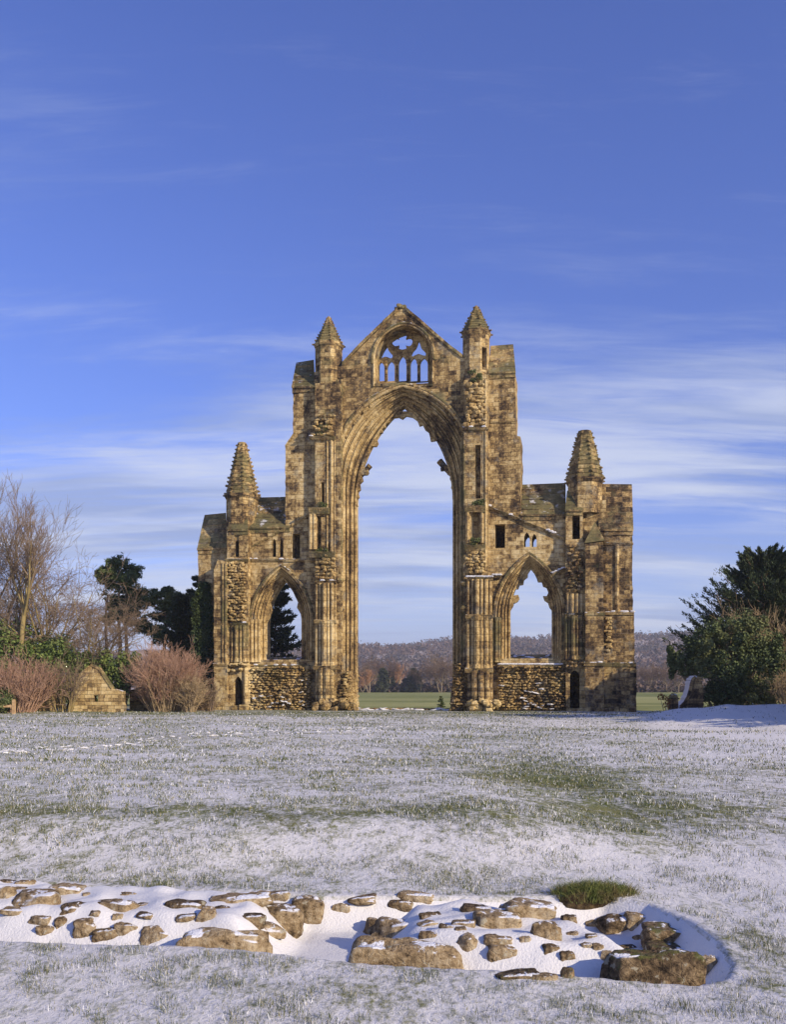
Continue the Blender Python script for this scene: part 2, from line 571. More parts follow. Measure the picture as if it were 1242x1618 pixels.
HOLLOW = [(-6.5, 7.15), (-4.2, 6.68), (-2.66, 6.335), (-1.41, 6.14), (-.81, 5.98), (-.238, 5.80), (.394, 5.62), (1.253, 5.46), (1.77, 5.36),
          (2.02, 5.50), (2.17, 5.81), (2.25, 6.3), (2.23, 6.9), (2.08, 7.45), (1.75, 7.75), (.9, 7.72), (-.55, 7.7), (-1.65, 7.95), (-2.81, 8.2), (-3.5, 8.35), (-6.5, 8.9)]
WALLS_L = [(-6.5, 7.30), (-4.2, 6.84), (-2.66, 6.50), (-1.41, 6.28), (-.86, 6.14), (-.72, 6.6), (-.66, 7.6), (-1.65, 7.85), (-2.81, 8.1), (-3.5, 8.25), (-6.5, 8.8)]
WALLS_R = [(-.26, 5.96), (.394, 5.77), (1.25, 5.62), (1.70, 5.52), (1.80, 6.0), (1.66, 6.6), (1.25, 7.2), (.6, 7.5), (-.1, 7.5), (-.2, 6.9)]


def base_h(X, Y):
    z = 0.035 * wnoise(X, Y, .25) * sst(Y, 9, 25) + 0.02 * wnoise(X, Y, 1.3)
    fade = 1 - sst(X, .8, 3.2) * .8
    z = z + .30 * fade * sst(Y, 8.2, 10.3) * (1 - sst(Y, 11.0, 24))
    z = z + .75 * np.exp(-(((X - 20) / 6.0) ** 2 + ((Y - 51) / 5) ** 2)) * (1 + .25 * wnoise(X, Y, .9))
    z = z + .45 * np.exp(-(((X - 30) / 9.0) ** 2 + ((Y - 60) / 8) ** 2))
    z = z - .30 * np.exp(-(((X - 14) / 9.0) ** 2 + ((Y - 44) / 5.0) ** 2))
    z = z - .25 * np.exp(-(((X - 19.5) / 2.2) ** 2 + ((Y - 66) / 5.0) ** 2))
    yf = Y + (X - X0) * math.tan(TH)          # distance measured along the ruin's own axis
    z = z - .42 * sst(yf, 74.5, 77.5) + .35 * sst(Y, 90, 330)
    z = z + .25 * sst(-X, 14, 26) * sst(Y, 52, 64)
    return z


def surf_h(X, Y, drift=True):
    z = base_h(X, Y)
    dh = polydist(X, Y, HOLLOW)
    floor_ = z - .24 * sst(dh, 0, .30)
    if not drift:
        return z - .45 * sst(dh, .05, .25)
    dl, dr = polydist(X, Y, WALLS_L), polydist(X, Y, WALLS_R)
    lum = .035 * wnoise(X, Y, 4.0) + .02 * wnoise(X, Y, 9.0)
    m = np.maximum((.33 + lum) * sst(dl, -.02, .42), (.31 + lum) * sst(dr, -.02, .42))
    return floor_ + m + .012 * wnoise(X, Y, 3.0) * sst(dh, 0, .3)


def axis(a_, b_, fine, grow, lo, hi):
    v = list(np.arange(a_, b_ + 1e-6, fine))
    st = fine
    while v[-1] < hi:
        st *= grow
        v.append(v[-1] + st)
    st = fine
    left = []
    p = v[0]
    while p > lo:
        st *= grow
        p -= st
        left.append(p)
    return np.array(left[::-1] + v)


gx = axis(-4.0, 4.2, .04, 1.05, -3000, 3000)
gy = axis(3.2, 11.5, .04, 1.045, -60, 3000)
GX, GY = np.meshgrid(gx, gy)
shp = GX.shape
gz = surf_h(GX.ravel(), GY.ravel(), False)


def grassy_at(X, Y):
    g = .385 + .08 * wnoise(X, Y, .45) + .03 * (1 - sst(Y, 5.5, 7.5))
    g = g + .25 * np.exp(-((X - 3.3 + .3 * wnoise(X, Y, .8)) / 1.5) ** 2) * sst(Y, 8, 11.5) * (1 - sst(Y, 17, 28))      # the thawed patch on the right
    g = g + .16 * np.exp(-((Y - 10.6 - .35 * wnoise(X, Y, 1.1)) / .6) ** 2) * (1 - sst(X, .6, 2.2))            # along the crest of the bank
    g = g - .04 * np.exp(-((Y - 8.7) / .5) ** 2)
    g = g - .28 * sst(X, 2.4, 3.6) * (1 - sst(Y, 7, 17)) - .22 * sst(X - Y * .25, 0, 4) * sst(Y, 20, 30)
    g = g + .18 * sst(Y, 50, 62) * (1 - sst(X, 8, 14))
    yf = Y + (X - X0) * math.tan(TH)
    return np.where(yf > 74, np.minimum(.62 + .38 * sst(yf, 74, 80), 1), np.clip(g, 0.02, .84))


yy, xx = np.meshgrid(np.arange(shp[0] - 1), np.arange(shp[1] - 1), indexing='ij')
i0 = (yy * shp[1] + xx).ravel()
quads = np.stack([i0, i0 + 1, i0 + shp[1] + 1, i0 + shp[1]], 1)
ground = npmesh('ground', np.stack([GX.ravel(), GY.ravel(), gz], 1), quads, M_GROUND, smooth=True, attr={'grassy': grassy_at(GX.ravel(), GY.ravel())})
tag(ground, kind='structure')

# deep snow in the hollow round the two footings
dx = np.arange(-6.6, 2.4, .035)
dy = np.arange(5.3, 9.0, .035)
DX, DY = np.meshgrid(dx, dy)
dsh = DX.shape
inside = polydist(DX.ravel(), DY.ravel(), HOLLOW).reshape(dsh) > -.08
dz = surf_h(DX.ravel(), DY.ravel(), True).reshape(dsh) + .012 * sst(polydist(DX.ravel(), DY.ravel(), HOLLOW), 0, .06).reshape(dsh) - .035 * (1 - sst(polydist(DX.ravel(), DY.ravel(), HOLLOW), -.06, .01)).reshape(dsh)
yy, xx = np.meshgrid(np.arange(dsh[0] - 1), np.arange(dsh[1] - 1), indexing='ij')
ok = inside[:-1, :-1] & inside[1:, :-1] & inside[:-1, 1:] & inside[1:, 1:]
i0 = (yy * dsh[1] + xx)[ok]
q = np.stack([i0, i0 + 1, i0 + dsh[1] + 1, i0 + dsh[1]], 1)
used, inv = np.unique(q.ravel(), return_inverse=True)
drift = npmesh('snow_drift', np.stack([DX.ravel(), DY.ravel(), dz.ravel()], 1)[used], inv.reshape(-1, 4), M_SNOW, smooth=True)
tag(drift, 'smooth deep white snow filling the hollow between the foreground stones', 'snow', kind='stuff')

# ------------------------------------------------------------------ the ruin
RUIN = empty('abbey_ruin', (X0, Y0, 0), -TH, 'ruined sandstone abbey wall with one huge empty pointed arch and four pointed spires', 'ruin')
BOT = -0.6                                          # every wall foot runs a little into the ground


def down(px, wd=0.0):
    return (L(px, 1100, wd)[0], BOT)


def wall(name, pts, w0, w1, mat=None, holes=(), parent=None, amp=.035, step=.38, foot=True, flat=()):
    """pts: photo points from the lower left foot over the top to the lower right foot (feet are dropped to the ground)"""
    o_ = O(pts, w0)
    if foot:
        o_[0] = (o_[0][0], BOT)
        o_[-1] = (o_[-1][0], BOT)
    mb = MB()
    mb.prism(rough(o_, step, amp, keep=(len(o_) - 1,) + tuple(flat)), w0, w1, holes)
    return mb.build(name, mat or M_ASH, parent or RUIN)


def zpy(py, u, wd=0.0):
    return EYE - (py - HY) / F * (Y0 - u * ST + wd * CT)


def slab_roof(pts, w0, w1, n=5, mat=None, parent=None, name='roof'):
    """a stone-slab slope in overlapping courses: pts = lower left, lower right (at w0), upper right, upper left (at w1)"""
    ll, lr = L(*pts[0], w0), L(*pts[1], w0)
    ur, ul = L(*pts[2], w1), L(*pts[3], w1)
    mb = MB()
    th = .07
    for i in range(n):
        t0, t1 = i / n, (i + 1) / n + .03
        def at(t, l, r, k):
            j = random.uniform(-.02, .02)
            return ((l[0] + (k[0] - l[0]) * t, w0 + (w1 - w0) * t, l[1] + (k[1] - l[1]) * t + j))
        a_, b_, c_, d_ = at(t0, ll, 0, ul), at(t0, lr, 0, ur), at(t1, lr, 0, ur), at(t1, ll, 0, ul)
        up = lambda p, h: (p[0], p[1], p[2] + h)
        mb.hexa([up(a_, 0), up(b_, 0), up(c_, -.0), up(d_, -.0), up(a_, th + .05), up(b_, th + .05), up(c_, th - .03), up(d_, th - .03)])
    # the solid wall head under the slabs
    zb = min(ll[1], lr[1]) - .25
    A, B, C, D = (ll[0] + .03, w0 + .08, zb), (lr[0] - .03, w0 + .08, zb), (ur[0] - .03, w1, zb), (ul[0] + .03, w1, zb)
    mb.hexa([A, B, C, D, (A[0], A[1], ll[1] + .02), (B[0], B[1], lr[1] + .02), (C[0], C[1], ur[1]), (D[0], D[1], ul[1])])
    return mb.build(name, mat or M_ROOF, parent or RUIN)


def arch_params(l, r, wd, pspring, papex):
    ul, ur = L(l, pspring, wd)[0], L(r, pspring, wd)[0]
    uc = (ul + ur) / 2
    return [uc, (ur - ul) / 2, zpy(pspring, uc, wd), zpy(papex, uc, wd), wd]


def lerp(a_, b_, t):
    return [x + (y - x) * t for x, y in zip(a_, b_)]


def moulded_arch(name, pa, pb, steps, z0, back, roll, parent=None, mat=None, n=16, foliage=(), hood=None, sink=.20):
    """a deep pointed arch of recessed orders from outline pa (front) to pb (back), a round roll on the edge of each order"""
    mat = mat or M_MOULD
    root = MB()
    ps = [lerp(pa, pb, i / steps) for i in range(steps + 1)]
    paths = [arch_path(p[0], p[1], z0, p[2], p[3], n) for p in ps]
    for i in range(steps):
        w0, w1 = ps[i][4], ps[i + 1][4]
        A, B = paths[i], paths[i + 1]
        acc = 0.0
        for k in range(len(A) - 1):
            dl = math.hypot(A[k + 1][0] - A[k][0], A[k + 1][1] - A[k][1])
            wd_ = math.hypot(A[k][0] - B[k][0], A[k][1] - B[k][1])
            # fillet, sunk hollow, fillet
            prof = [(0, 0), (.16, 0), (.28, .9), (.50, 1.25), (.72, .9), (.84, 0), (1, 0)]
            def at(t, j, s0=A, s1=B): return (s0[j][0] + (s1[j][0] - s0[j][0]) * t, s0[j][1] + (s1[j][1] - s0[j][1]) * t)
            for (ta, da), (tb, db) in zip(prof[:-1], prof[1:]):
                a0, a1, b0_, b1_ = at(ta, k), at(ta, k + 1), at(tb, k), at(tb, k + 1)
                root.face([(a0[0], w0 + da * sink, a0[1]), (a1[0], w0 + da * sink, a1[1]), (b1_[0], w0 + db * sink, b1_[1]), (b0_[0], w0 + db * sink, b0_[1])],
                          [(i * 3.1 + wd_ * ta, acc), (i * 3.1 + wd_ * ta, acc + dl), (i * 3.1 + wd_ * tb, acc + dl), (i * 3.1 + wd_ * tb, acc)])
            wb = w1 if i < steps - 1 else back
            root.face([(B[k][0], w0, B[k][1]), (B[k + 1][0], w0, B[k + 1][1]), (B[k + 1][0], wb, B[k + 1][1]), (B[k][0], wb, B[k][1])],
                      [(i * 3.1 + 1, acc), (i * 3.1 + 1, acc + dl), (i * 3.1 + 1 + wb - w0, acc + dl), (i * 3.1 + 1 + wb - w0, acc)])
            acc += dl
    A, B = paths[0], paths[-1]
    for k in range(len(A) - 1):                     # back face
        root.face([(A[k][0], back, A[k][1]), (B[k][0], back, B[k][1]), (B[k + 1][0], back, B[k + 1][1]), (A[k + 1][0], back, A[k + 1][1])])
    o_ = root.build(name, mat, parent or RUIN)
    for i in range(steps + 1):
        mb = MB()
        w_ = ps[i][4] - .07 if i < steps else ps[i - 1][4] + .0
        mb.tube([(p[0], w_, p[1]) for p in paths[i]], roll * (1.0 if i % 2 == 0 else .72), 8)
        if i and i < steps:
            q = lerp(ps[i], ps[i + 1], .5)
            mb.tube([(p[0], ps[i][4] + sink * .7, p[1]) for p in arch_path(q[0], q[1], z0, q[2], q[3], n)], roll * .6, 6)
        mb.build('roll_moulding', mat, o_)
    for i in foliage:
        mb = MB()
        q = lerp(ps[i], ps[i + 1], .45)
        pth = arch_path(q[0], q[1], z0, q[2], q[3], n * 3, 2)
        for p in pth[2:-2]:
            if random.random() < .85:
                mb.lump((p[0], ps[i][4] + sink * .8, p[1]), (.22, .2, .22), .3)
        mb.build('carved_leaves', mat, o_)
    if hood:
        mb = MB()
        hp = [(p[0] * 1.0, pa[4] - .10, p[1]) for p in arch_path(pa[0], pa[1] + hood, pa[2] - .3, pa[2], pa[3] + hood * 1.1, n, 1)]
        mb.tube(hp, hood * .75, 6)
        mb.build('hood_mould', M_GREEN, o_)
    return o_


def rubble(region, wd, depth, size=.34, mat=None, n=None, name='rubble_facing', parent=None, snow_caps=0):
    """broken core masonry: rough stones packed over a photo-measured quadrilateral (ll, lr, ur, ul)"""
    q = O(region, wd)
    mb = MB()
    wid = max(abs(q[1][0] - q[0][0]), abs(q[2][0] - q[3][0]))
    hgt = max(abs(q[3][1] - q[0][1]), abs(q[2][1] - q[1][1]))
    nx, nz = max(2, int(wid / size)), max(2, int(hgt / (size * .72)))
    for r in range(nz):
        for c in range(nx):
            s_, t_ = (c + .5 + (.5 if r % 2 else 0) + random.uniform(-.3, .3)) / (nx + .5), (r + .5 + random.uniform(-.25, .25)) / nz
            u = (q[0][0] * (1 - s_) + q[1][0] * s_) * (1 - t_) + (q[3][0] * (1 - s_) + q[2][0] * s_) * t_
            z = (q[0][1] * (1 - s_) + q[1][1] * s_) * (1 - t_) + (q[3][1] * (1 - s_) + q[2][1] * s_) * t_
            k = random.uniform(.75, 1.45)
            dd = depth * random.uniform(.3, 1.0)
            mb.lump((u, wd + .02 - dd * .35, z), (size * .95 * k, dd * 1.6, size * .62 * random.uniform(.75, 1.3)), .22, random.uniform(-.15, .15))
    return mb.build(name, mat or M_RUB, parent or RUIN)


def shafts(xs, py0, py1, wd, rad, name='shaft', mat=None, parent=None, caps=True):
    """a cluster of half-round wall shafts between two heights, each with a small base and capital ring"""
    for i, x in enumerate(xs):
        mb = MB()
        r = rad[i % len(rad)] if hasattr(rad, '__len__') else rad
        w_ = wd[i % len(wd)] if hasattr(wd, '__len__') else wd
        u, z0 = L(x, py0, w_)
        z1 = L(x, py1, w_)[1]
        zz_ = np.linspace(z0, z1, 7)
        mb.tube([(u, w_, z) for z in zz_], r, 8)
        if caps:
            mb.frustum((u, w_), r * 1.05, r * 1.5, z1 - .35, z1 - .05)
            mb.frustum((u, w_), r * 1.5, r * 1.2, z0, z0 + .3)
        mb.build(name, mat or M_MOULD, parent or RUIN)


def ledge(x0, x1, py, wd, out=.16, h=.20, name='string_course', mat=None, parent=None, snow=0.0, py1=None):
    u0, z0 = L(x0, py, wd)
    u1, z1 = L(x1, py1 or py, wd)
    mb = MB()
    n = max(2, int((u1 - u0) / .6))
    for i in range(n):
        a_, b_ = u0 + (u1 - u0) * i / n, u0 + (u1 - u0) * (i + 1) / n - .012
        za, zb = z0 + (z1 - z0) * i / n, z0 + (z1 - z0) * (i + 1) / n
        j = random.uniform(-.03, .03)
        o_ = out + random.uniform(-.03, .03)
        mb.hexa([(a_, wd - o_ * .45, za - h), (b_, wd - o_ * .45, zb - h), (b_, wd + .05, zb - h), (a_, wd + .05, za - h),
                 (a_, wd - o_, za + j), (b_, wd - o_, zb + j), (b_, wd + .05, zb + j + .06), (a_, wd + .05, za + j + .06)])
    o = mb.build(name, mat or M_GREEN, parent or RUIN)
    if snow:
        sb = MB()
        m = max(3, int((u1 - u0) / .22))
        for i in range(m):
            if random.random() > snow: continue
            t = (i + .5) / m
            sb.lump((u0 + (u1 - u0) * t, wd - out * .5, z0 + (z1 - z0) * t + .05), (.34, out * 1.1, .12), .2, 0)
        if sb.f: tag(sb.build('snow_cap', M_SNOW, parent or RUIN), kind='stuff')
    return o


def spire(px, pytop, pybase, halfpx, wd, courses, trunc=.0, crock=.16, parent=None, gargoyle=True, mat=None):
    u, zt = L(px, pytop, wd)
    zb = L(px, pybase, wd)[1]
    s_ = (Y0 - u * ST + wd * CT) / F
    r0 = halfpx * s_ / math.cos(math.pi / 8)
    r1 = r0 * trunc
    mb = MB()
    for i in range(courses):
        t0, t1 = i / courses, (i + 1) / courses
        ra, rb = r0 + (r1 - r0) * t0, r0 + (r1 - r0) * t1
        z0, z1 = zb + (zt - zb) * t0, zb + (zt - zb) * t1
        mb.frustum((u, wd), ra * 1.035 + .02, rb + .005, z0, z1 + .01, 8)
    o = mb.build('spire', mat or M_SPIRE, parent or RUIN)
    cb = MB()
    for i in range(courses):
        t = (i + .35) / courses
        ra = r0 + (r1 - r0) * t
        z = zb + (zt - zb) * t
        for k in range(8):
            ang = math.pi / 8 + k * math.pi / 4
            if random.random() < .9:
                q = crock * random.uniform(.7, 1.15) * (1 - .35 * t)
                cb.lump((u + (ra + q * .35) * math.cos(ang), wd + (ra + q * .35) * math.sin(ang), z), (q * 1.25, q * 1.25, q * .8), .3)
    cb.build('crockets', mat or M_SPIRE, parent or RUIN)
    if gargoyle:
        for k in (0, 3, 4, 7):
            gb = MB()
            ang = math.pi / 8 + k * math.pi / 4
            gb.tube([(u + r0 * .95 * math.cos(ang), wd + r0 * .95 * math.sin(ang), zb - .05), (u + (r0 + .22) * math.cos(ang), wd + (r0 + .22) * math.sin(ang), zb - .02)], [.09, .06], 5)
            gb.build('gargoyle', M_DARK, parent or RUIN)
    return o, u, r0, zb


def drum(u, wd, r, z0, z1, parent, mat=None, slit=None):
    """eight-sided turret stage; slit = (facet angle in degrees, width, z0, z1) opens one side"""
    r = r * .97
    mb = MB()
    a_, b_ = mb.ring((u, wd), r, 8, z0), mb.ring((u, wd), r, 8, z1)
    ln = 2 * r * math.sin(math.pi / 8)
    for i in range(8):
        k = (i + 1) % 8
        P0_, P1_ = Vector(a_[i]), Vector(a_[k])
        mid = (i + 1) * 45.0
        if slit and abs(((mid - slit[0]) + 180) % 360 - 180) < 1:
            tx = (P1_ - P0_).normalized()
            inw = (Vector((u, wd, z0)) - (P0_ + P1_) / 2).normalized()
            def pt(t, z, d=0.0):
                q = P0_ + tx * t + inw * d
                return (q.x, q.y, z)
            t0, t1, sa, sb = ln / 2 - slit[1] / 2, ln / 2 + slit[1] / 2, slit[2], slit[3]
            for (ta, tb, za, zb) in ((0, t0, z0, z1), (t1, ln, z0, z1), (t0, t1, z0, sa), (t0, t1, sb, z1)):
                mb.face([pt(ta, za), pt(tb, za), pt(tb, zb), pt(ta, zb)], [(i * ln + ta, za), (i * ln + tb, za), (i * ln + tb, zb), (i * ln + ta, zb)])
            D = r * 1.1
            mb.face([pt(t0, sa), pt(t0, sb), pt(t0, sb, D), pt(t0, sa, D)])
            mb.face([pt(t1, sa), pt(t1, sa, D), pt(t1, sb, D), pt(t1, sb)])
            mb.face([pt(t0, sa), pt(t0, sa, D), pt(t1, sa, D), pt(t1, sa)])
            mb.face([pt(t0, sb), pt(t1, sb), pt(t1, sb, D), pt(t0, sb, D)])
            mb.face([pt(t0, sa, D), pt(t0, sb, D), pt(t1, sb, D), pt(t1, sa, D)])
        else:
            mb.face([a_[i], a_[k], b_[k], b_[i]], [(i * ln, z0), (i * ln + ln, z0), (i * ln + ln, z1), (i * ln, z1)])
    d_ = mb.build('drum', mat or M_UP, parent)
    mb = MB()
    mb.frustum((u, wd), r * 1.03, r * 1.10, z1 - .30, z1 - .12, 8)
    mb.frustum((u, wd), r * 1.10, r * 1.10, z1 - .12, z1 + .03, 8)
    mb.build('cornice', M_DARK, parent)
    return d_


def opening(x0, x1, py0, py1, wd, pointed=0):
    """a hole outline; pointed = height in pixels of a pointed head"""
    (u0, z0), (u1, z1) = L(x0, py1, wd), L(x1, py0, wd)
    if not pointed:
        return [(u0, z0), (u0, z1), (u1, z1), (u1, z0)]
    zs = L(x0, py0 + pointed, wd)[1]
    return arch_path((u0 + u1) / 2, (u1 - u0) / 2, z0, zs, z1, 6, 1)


TW = 2.1                                            # thickness of the east wall

# --- the middle: gable wall with the great arch
pa = arch_params(530, 745, 0.0, 742, 611)
pb = arch_params(563, 718, 1.45, 797, 641)
great_hole = arch_path(pa[0], pa[1], BOT, pa[2], pa[3], 18)
gw = arch_params(591, 684, 0.0, 566, 514)
gwin = arch_path(gw[0], gw[1], L(637, 608, 0)[1], gw[2], gw[3], 12, 2)
top = O([(497, 1130), (497, 588), (540, 578), (548, 571), (600, 519), (618, 502), (629, 490), (640, 488), (652, 499), (672, 517), (700, 542), (722, 560), (733, 566), (772, 584), (772, 1130)])
top[0] = (top[0][0], BOT)
top[-1] = (top[-1][0], BOT)
outer = rough(top, .4, .04, keep=(len(top) - 1,))
mb = MB()
mb.prism(outer + great_hole[::-1], 0.0, TW, [gwin])
mb.build('gable_wall', M_UP, RUIN)
# coping along the gable, broken at the tip
cb = MB()
cl_ = O([(541, 576), (566, 550), (590, 526), (612, 505), (628, 490)])
cr_ = O([(641, 489), (664, 508), (690, 531), (712, 550), (731, 564)])
for pts in (cl_, cr_):
    for (a_, b_) in zip(pts[:-1], pts[1:]):
        n_ = 3
        for i in range(n_):
            p = (a_[0] + (b_[0] - a_[0]) * i / n_, a_[1] + (b_[1] - a_[1]) * i / n_)
            q = (a_[0] + (b_[0] - a_[0]) * (i + .97) / n_, a_[1] + (b_[1] - a_[1]) * (i + .97) / n_)
            j = random.uniform(-.03, .03)
            cb.hexa([(p[0], -.12 + j, p[1] - .10), (q[0], -.12 + j, q[1] - .10), (q[0], TW + .1, q[1] - .10), (p[0], TW + .1, p[1] - .10),
                     (p[0], -.12 + j, p[1] + .16), (q[0], -.12 + j, q[1] + .16), (q[0], TW + .1, q[1] + .16), (p[0], TW + .1, p[1] + .16)])
for i in range(26):
    t = random.uniform(-1, 1)
    u, z = L(635 + t * 9, 489 + abs(t) * 6, .5)
    cb.lump((u, random.uniform(-.1, 1.2), z + random.uniform(-.1, .18)), (.34, .4, .3), .3)
cb.build('coping', M_GREEN, RUIN)
# moulded great arch
ga = moulded_arch('great_arch', pa, pb, 5, BOT, TW, .13, n=18, foliage=(0, 2), hood=.16)
# broken tracery hanging in the great arch
def fringe(edge_px, cusp_px, wd0, wd1, parent, holes=()):
    mb = MB()
    mb.prism(O(edge_px + cusp_px[::-1], (wd0 + wd1) / 2), wd0, wd1, [O(h, (wd0 + wd1) / 2) for h in holes])
    return mb.build('broken_tracery', M_MOULD, parent)
fringe([(559, 800), (561, 760), (566, 735), (576, 710), (590, 686), (606, 664), (622, 645), (640, 630), (658, 645), (673, 664), (688, 686), (701, 710), (711, 735), (717, 760), (720, 800)],
       [(566, 800), (564, 790), (568, 786), (566, 778), (570, 774), (569, 765), (574, 760), (572, 752), (583, 748), (582, 742), (578, 740), (574, 738), (580, 725), (586, 712),
        (588, 706), (595, 706), (598, 701), (596, 695), (600, 686), (605, 684), (604, 678), (609, 676), (609, 670), (616, 668), (622, 661), (630, 660), (636, 663), (642, 658),
        (652, 660), (660, 666), (663, 674), (668, 672), (672, 680), (678, 684), (680, 692), (681, 698), (688, 697), (692, 694), (697, 704), (703, 722), (708, 738), (703, 741), (707, 750), (712, 752),
        (711, 758), (715, 764), (713, 772), (717, 778), (715, 786), (717, 800)], 1.28, 1.62, ga, holes=[[(631, 651), (638, 645), (645, 651)]])
for (p0, p1, r) in (((566, 757), (585, 735), .2), ((714, 751), (694, 728), .22)):
    mb = MB()
    (ua, za), (ub, zb) = L(*p0, 1.4), L(*p1, 1.4)
    mb.tube([(ua, 1.45, za), ((ua + ub) / 2, 1.45, (za + zb) / 2), (ub, 1.45, zb)], [r * .75, r, r * 1.15], 6)
    mb.lump((ub * .7 + ua * .3, 1.4, zb * .7 + za * .3 - .3), (.35, .3, .3), .3)
    mb.build('tracery_stub', M_DARK, ga)

# gable window: moulding and pierced tracery
gwa = arch_params(591, 684, 0.0, 566, 514)
gwb = arch_params(595.5, 679.5, 1.55, 566, 520)
gm = moulded_arch('gable_window', gwa, gwb, 3, L(637, 608, 0)[1], TW, .075, n=12, hood=.12, sink=.08)
# arches over one of the mullioned lights get the same outline helper
wt = 1.7
def light(x0, x1, pyt, sp):
    return opening(x0, x1, pyt, 604, wt, sp)
holes = [light(597.2, 608.2, 572.5, 12), light(612.5, 624.2, 571.5, 12), light(630.2, 642.8, 563.5, 15), light(648.8, 660, 566.5, 12), light(664.2, 676.4, 566.5, 12)]
def curve_px(pts):
    return O(pts, wt)
holes.append(curve_px([(630, 529.5), (643, 529.5), (643, 534.5), (642, 537), (645, 535.5), (649, 535.5), (652, 538.5), (652.5, 542), (651, 546), (648, 548.5), (644, 548), (642, 547), (643, 552.5),
                       (636.5, 554), (630, 552.5), (631, 547), (629, 548), (625, 548.5), (621.5, 546), (619.5, 542), (620.5, 538.5), (623.5, 535.5), (627.5, 535.5), (631, 537), (630, 534.5)]))
holes.append(curve_px([(610.3, 545.5), (612.5, 549), (614, 554), (617, 558), (621, 562), (621, 566), (618, 568), (614, 566), (609.6, 565), (605, 566.5), (601, 569), (599.3, 566), (602, 561), (606, 557), (608, 551)]))
holes.append(curve_px([(662, 540), (664, 545), (666, 551), (670, 555), (673.6, 559), (673, 563.5), (669, 563), (662, 560.5), (656, 563), (652, 565), (650.6, 561), (653, 556), (657.5, 551.5), (660, 546)]))
plate = arch_path(gwb[0], gwb[1] + .12, L(637, 606, wt)[1], gwb[2], gwb[3] + .15, 12, 2)
def pierced_plate(name, outer_, holes_, w0, w1, mat, parent):
    """a flat pierced slab, filled by a 2-d curve so that every small piercing stays open"""
    cu = bpy.data.curves.new('outline', 'CURVE')
    cu.dimensions = '2D'
    cu.fill_mode = 'BOTH'
    cu.extrude = (w1 - w0) / 2
    for lp in [outer_] + holes_:
        sp_ = cu.splines.new('POLY')
        sp_.points.add(len(lp) - 1)
        for pt_, p_ in zip(sp_.points, lp): pt_.co = (p_[0], p_[1], 0, 1)
        sp_.use_cyclic_u = True
    co = bpy.data.objects.new('outline', cu)
    COL.objects.link(co)
    bpy.context.view_layer.update()
    me_ = bpy.data.meshes.new_from_object(co.evaluated_get(bpy.context.evaluated_depsgraph_get()))
    mb = MB()
    for p_ in me_.polygons:
        mb.face([(me_.vertices[i].co.x, (w0 + w1) / 2 + me_.vertices[i].co.z, me_.vertices[i].co.y) for i in p_.vertices])
    bpy.data.objects.remove(co)
    bpy.data.curves.remove(cu)
    bpy.data.meshes.remove(me_)
    return mb.build(name, mat, parent)


pierced_plate('tracery', plate, holes, wt - .17, wt + .12, M_MOULD, gm)
mb = MB()
for x in (611, 627.8, 645.5, 662):
    u, z0 = L(x, 604, wt)
    mb.tube([(u, wt - .16, z0), (u, wt - .16, L(x, 573, wt)[1])], .09, 6)
    mb.lump((u, wt - .16, L(x, 573, wt)[1]), (.34, .26, .3), .15, 0)
mb.build('mullion', M_DARK, gm)
ledge(590, 685, 607, -.02, .12, .16, 'sill', M_GREEN, gm)


# --- the tall turrets either side of the gable, with their flat clasping shafts below
def tall_turret(spx, sptop, spbase, half, body, slit_hi, slits, label=None, dr=None):
    root = None
    wd = .55
    x0, x1, ytop = body
    w0 = -.55
    pts = [(x0, 1130), (x0, ytop), (x1, ytop), (x1, 1130)]
    o_ = O(pts, w0)
    o_[0], o_[3] = (o_[0][0], BOT), (o_[3][0], BOT)
    holes_ = [opening(*s_[:4], w0, s_[4] if len(s_) > 4 else 0) for s_ in slits]
    mb = MB()
    mb.prism(rough(o_, .4, .03, keep=(3,)), w0, -.003, holes_, back=False)
    # chamfer strips up the corners of the shaft
    t = mb.build('turret', M_UP, RUIN)
    sp, u, r0, zb = spire(spx, sptop, spbase, half, wd, 10, .08, .15, parent=t)
    zlow = L(spx, dr, wd)[1]
    d = drum(u, wd, r0, zlow, zb, t, slit=(slit_hi[0], slit_hi[1], L(spx, slit_hi[3], wd - r0)[1], L(spx, slit_hi[2], wd - r0)[1]))
    return t


tl = tall_turret(519.5, 501, 546, 20.5, (498, 539, 606), (225, .40, 573, 606), [(507.5, 512.5, 762, 797), (501, 507.5, 815, 868)], dr=640)
tr = tall_turret(752.5, 484, 527, 21, (733, 771, 592), (315, .46, 547, 583), [(751, 759.5, 703, 788), (745, 757, 803, 855)], dr=640)
# chamfered angle shafts that run up the turrets
shafts([539, 533.5], 1000, 600, -.35, [.12, .09], parent=tl, mat=M_GREEN, caps=False)
shafts([767.5, 763.5], 900, 600, [-.58, -.52], [.09, .07], parent=tr, caps=False)
shafts([734, 729.5], 1050, 690, [-.45, -.2], [.12, .10], parent=tr, mat=M_GREEN, caps=False)
shafts([524, 529, 517], 1000, 695, [-.58, -.50, -.57], [.11, .09, .06], parent=tl, mat=M_MOULD, caps=False)
rubble([(493, 690), (527, 690), (528, 655), (499, 655)], -.55, .45, .36, M_RUB, parent=tl)
ledge(490, 530, 691, -.6, .28, .2, parent=tl, snow=.35)
rubble([(734, 674), (768, 674), (768, 606), (736, 606)], -.55, .42, .38, M_RUB, parent=tr)
ledge(732, 772, 676, -.6, .2, .2, parent=tr, snow=.5)
for (x0, x1, y_, t_) in ((489, 521, 803, tl), (490, 531, 872, tl), (735, 768, 800, tr), (735, 768, 862, tr)):
    ledge(x0, x1, y_, -.6, .38, .45, parent=t_)
rubble([(497, 916), (530, 916), (531, 876), (499, 876)], -.55, .38, .34, M_RUB, parent=tl)
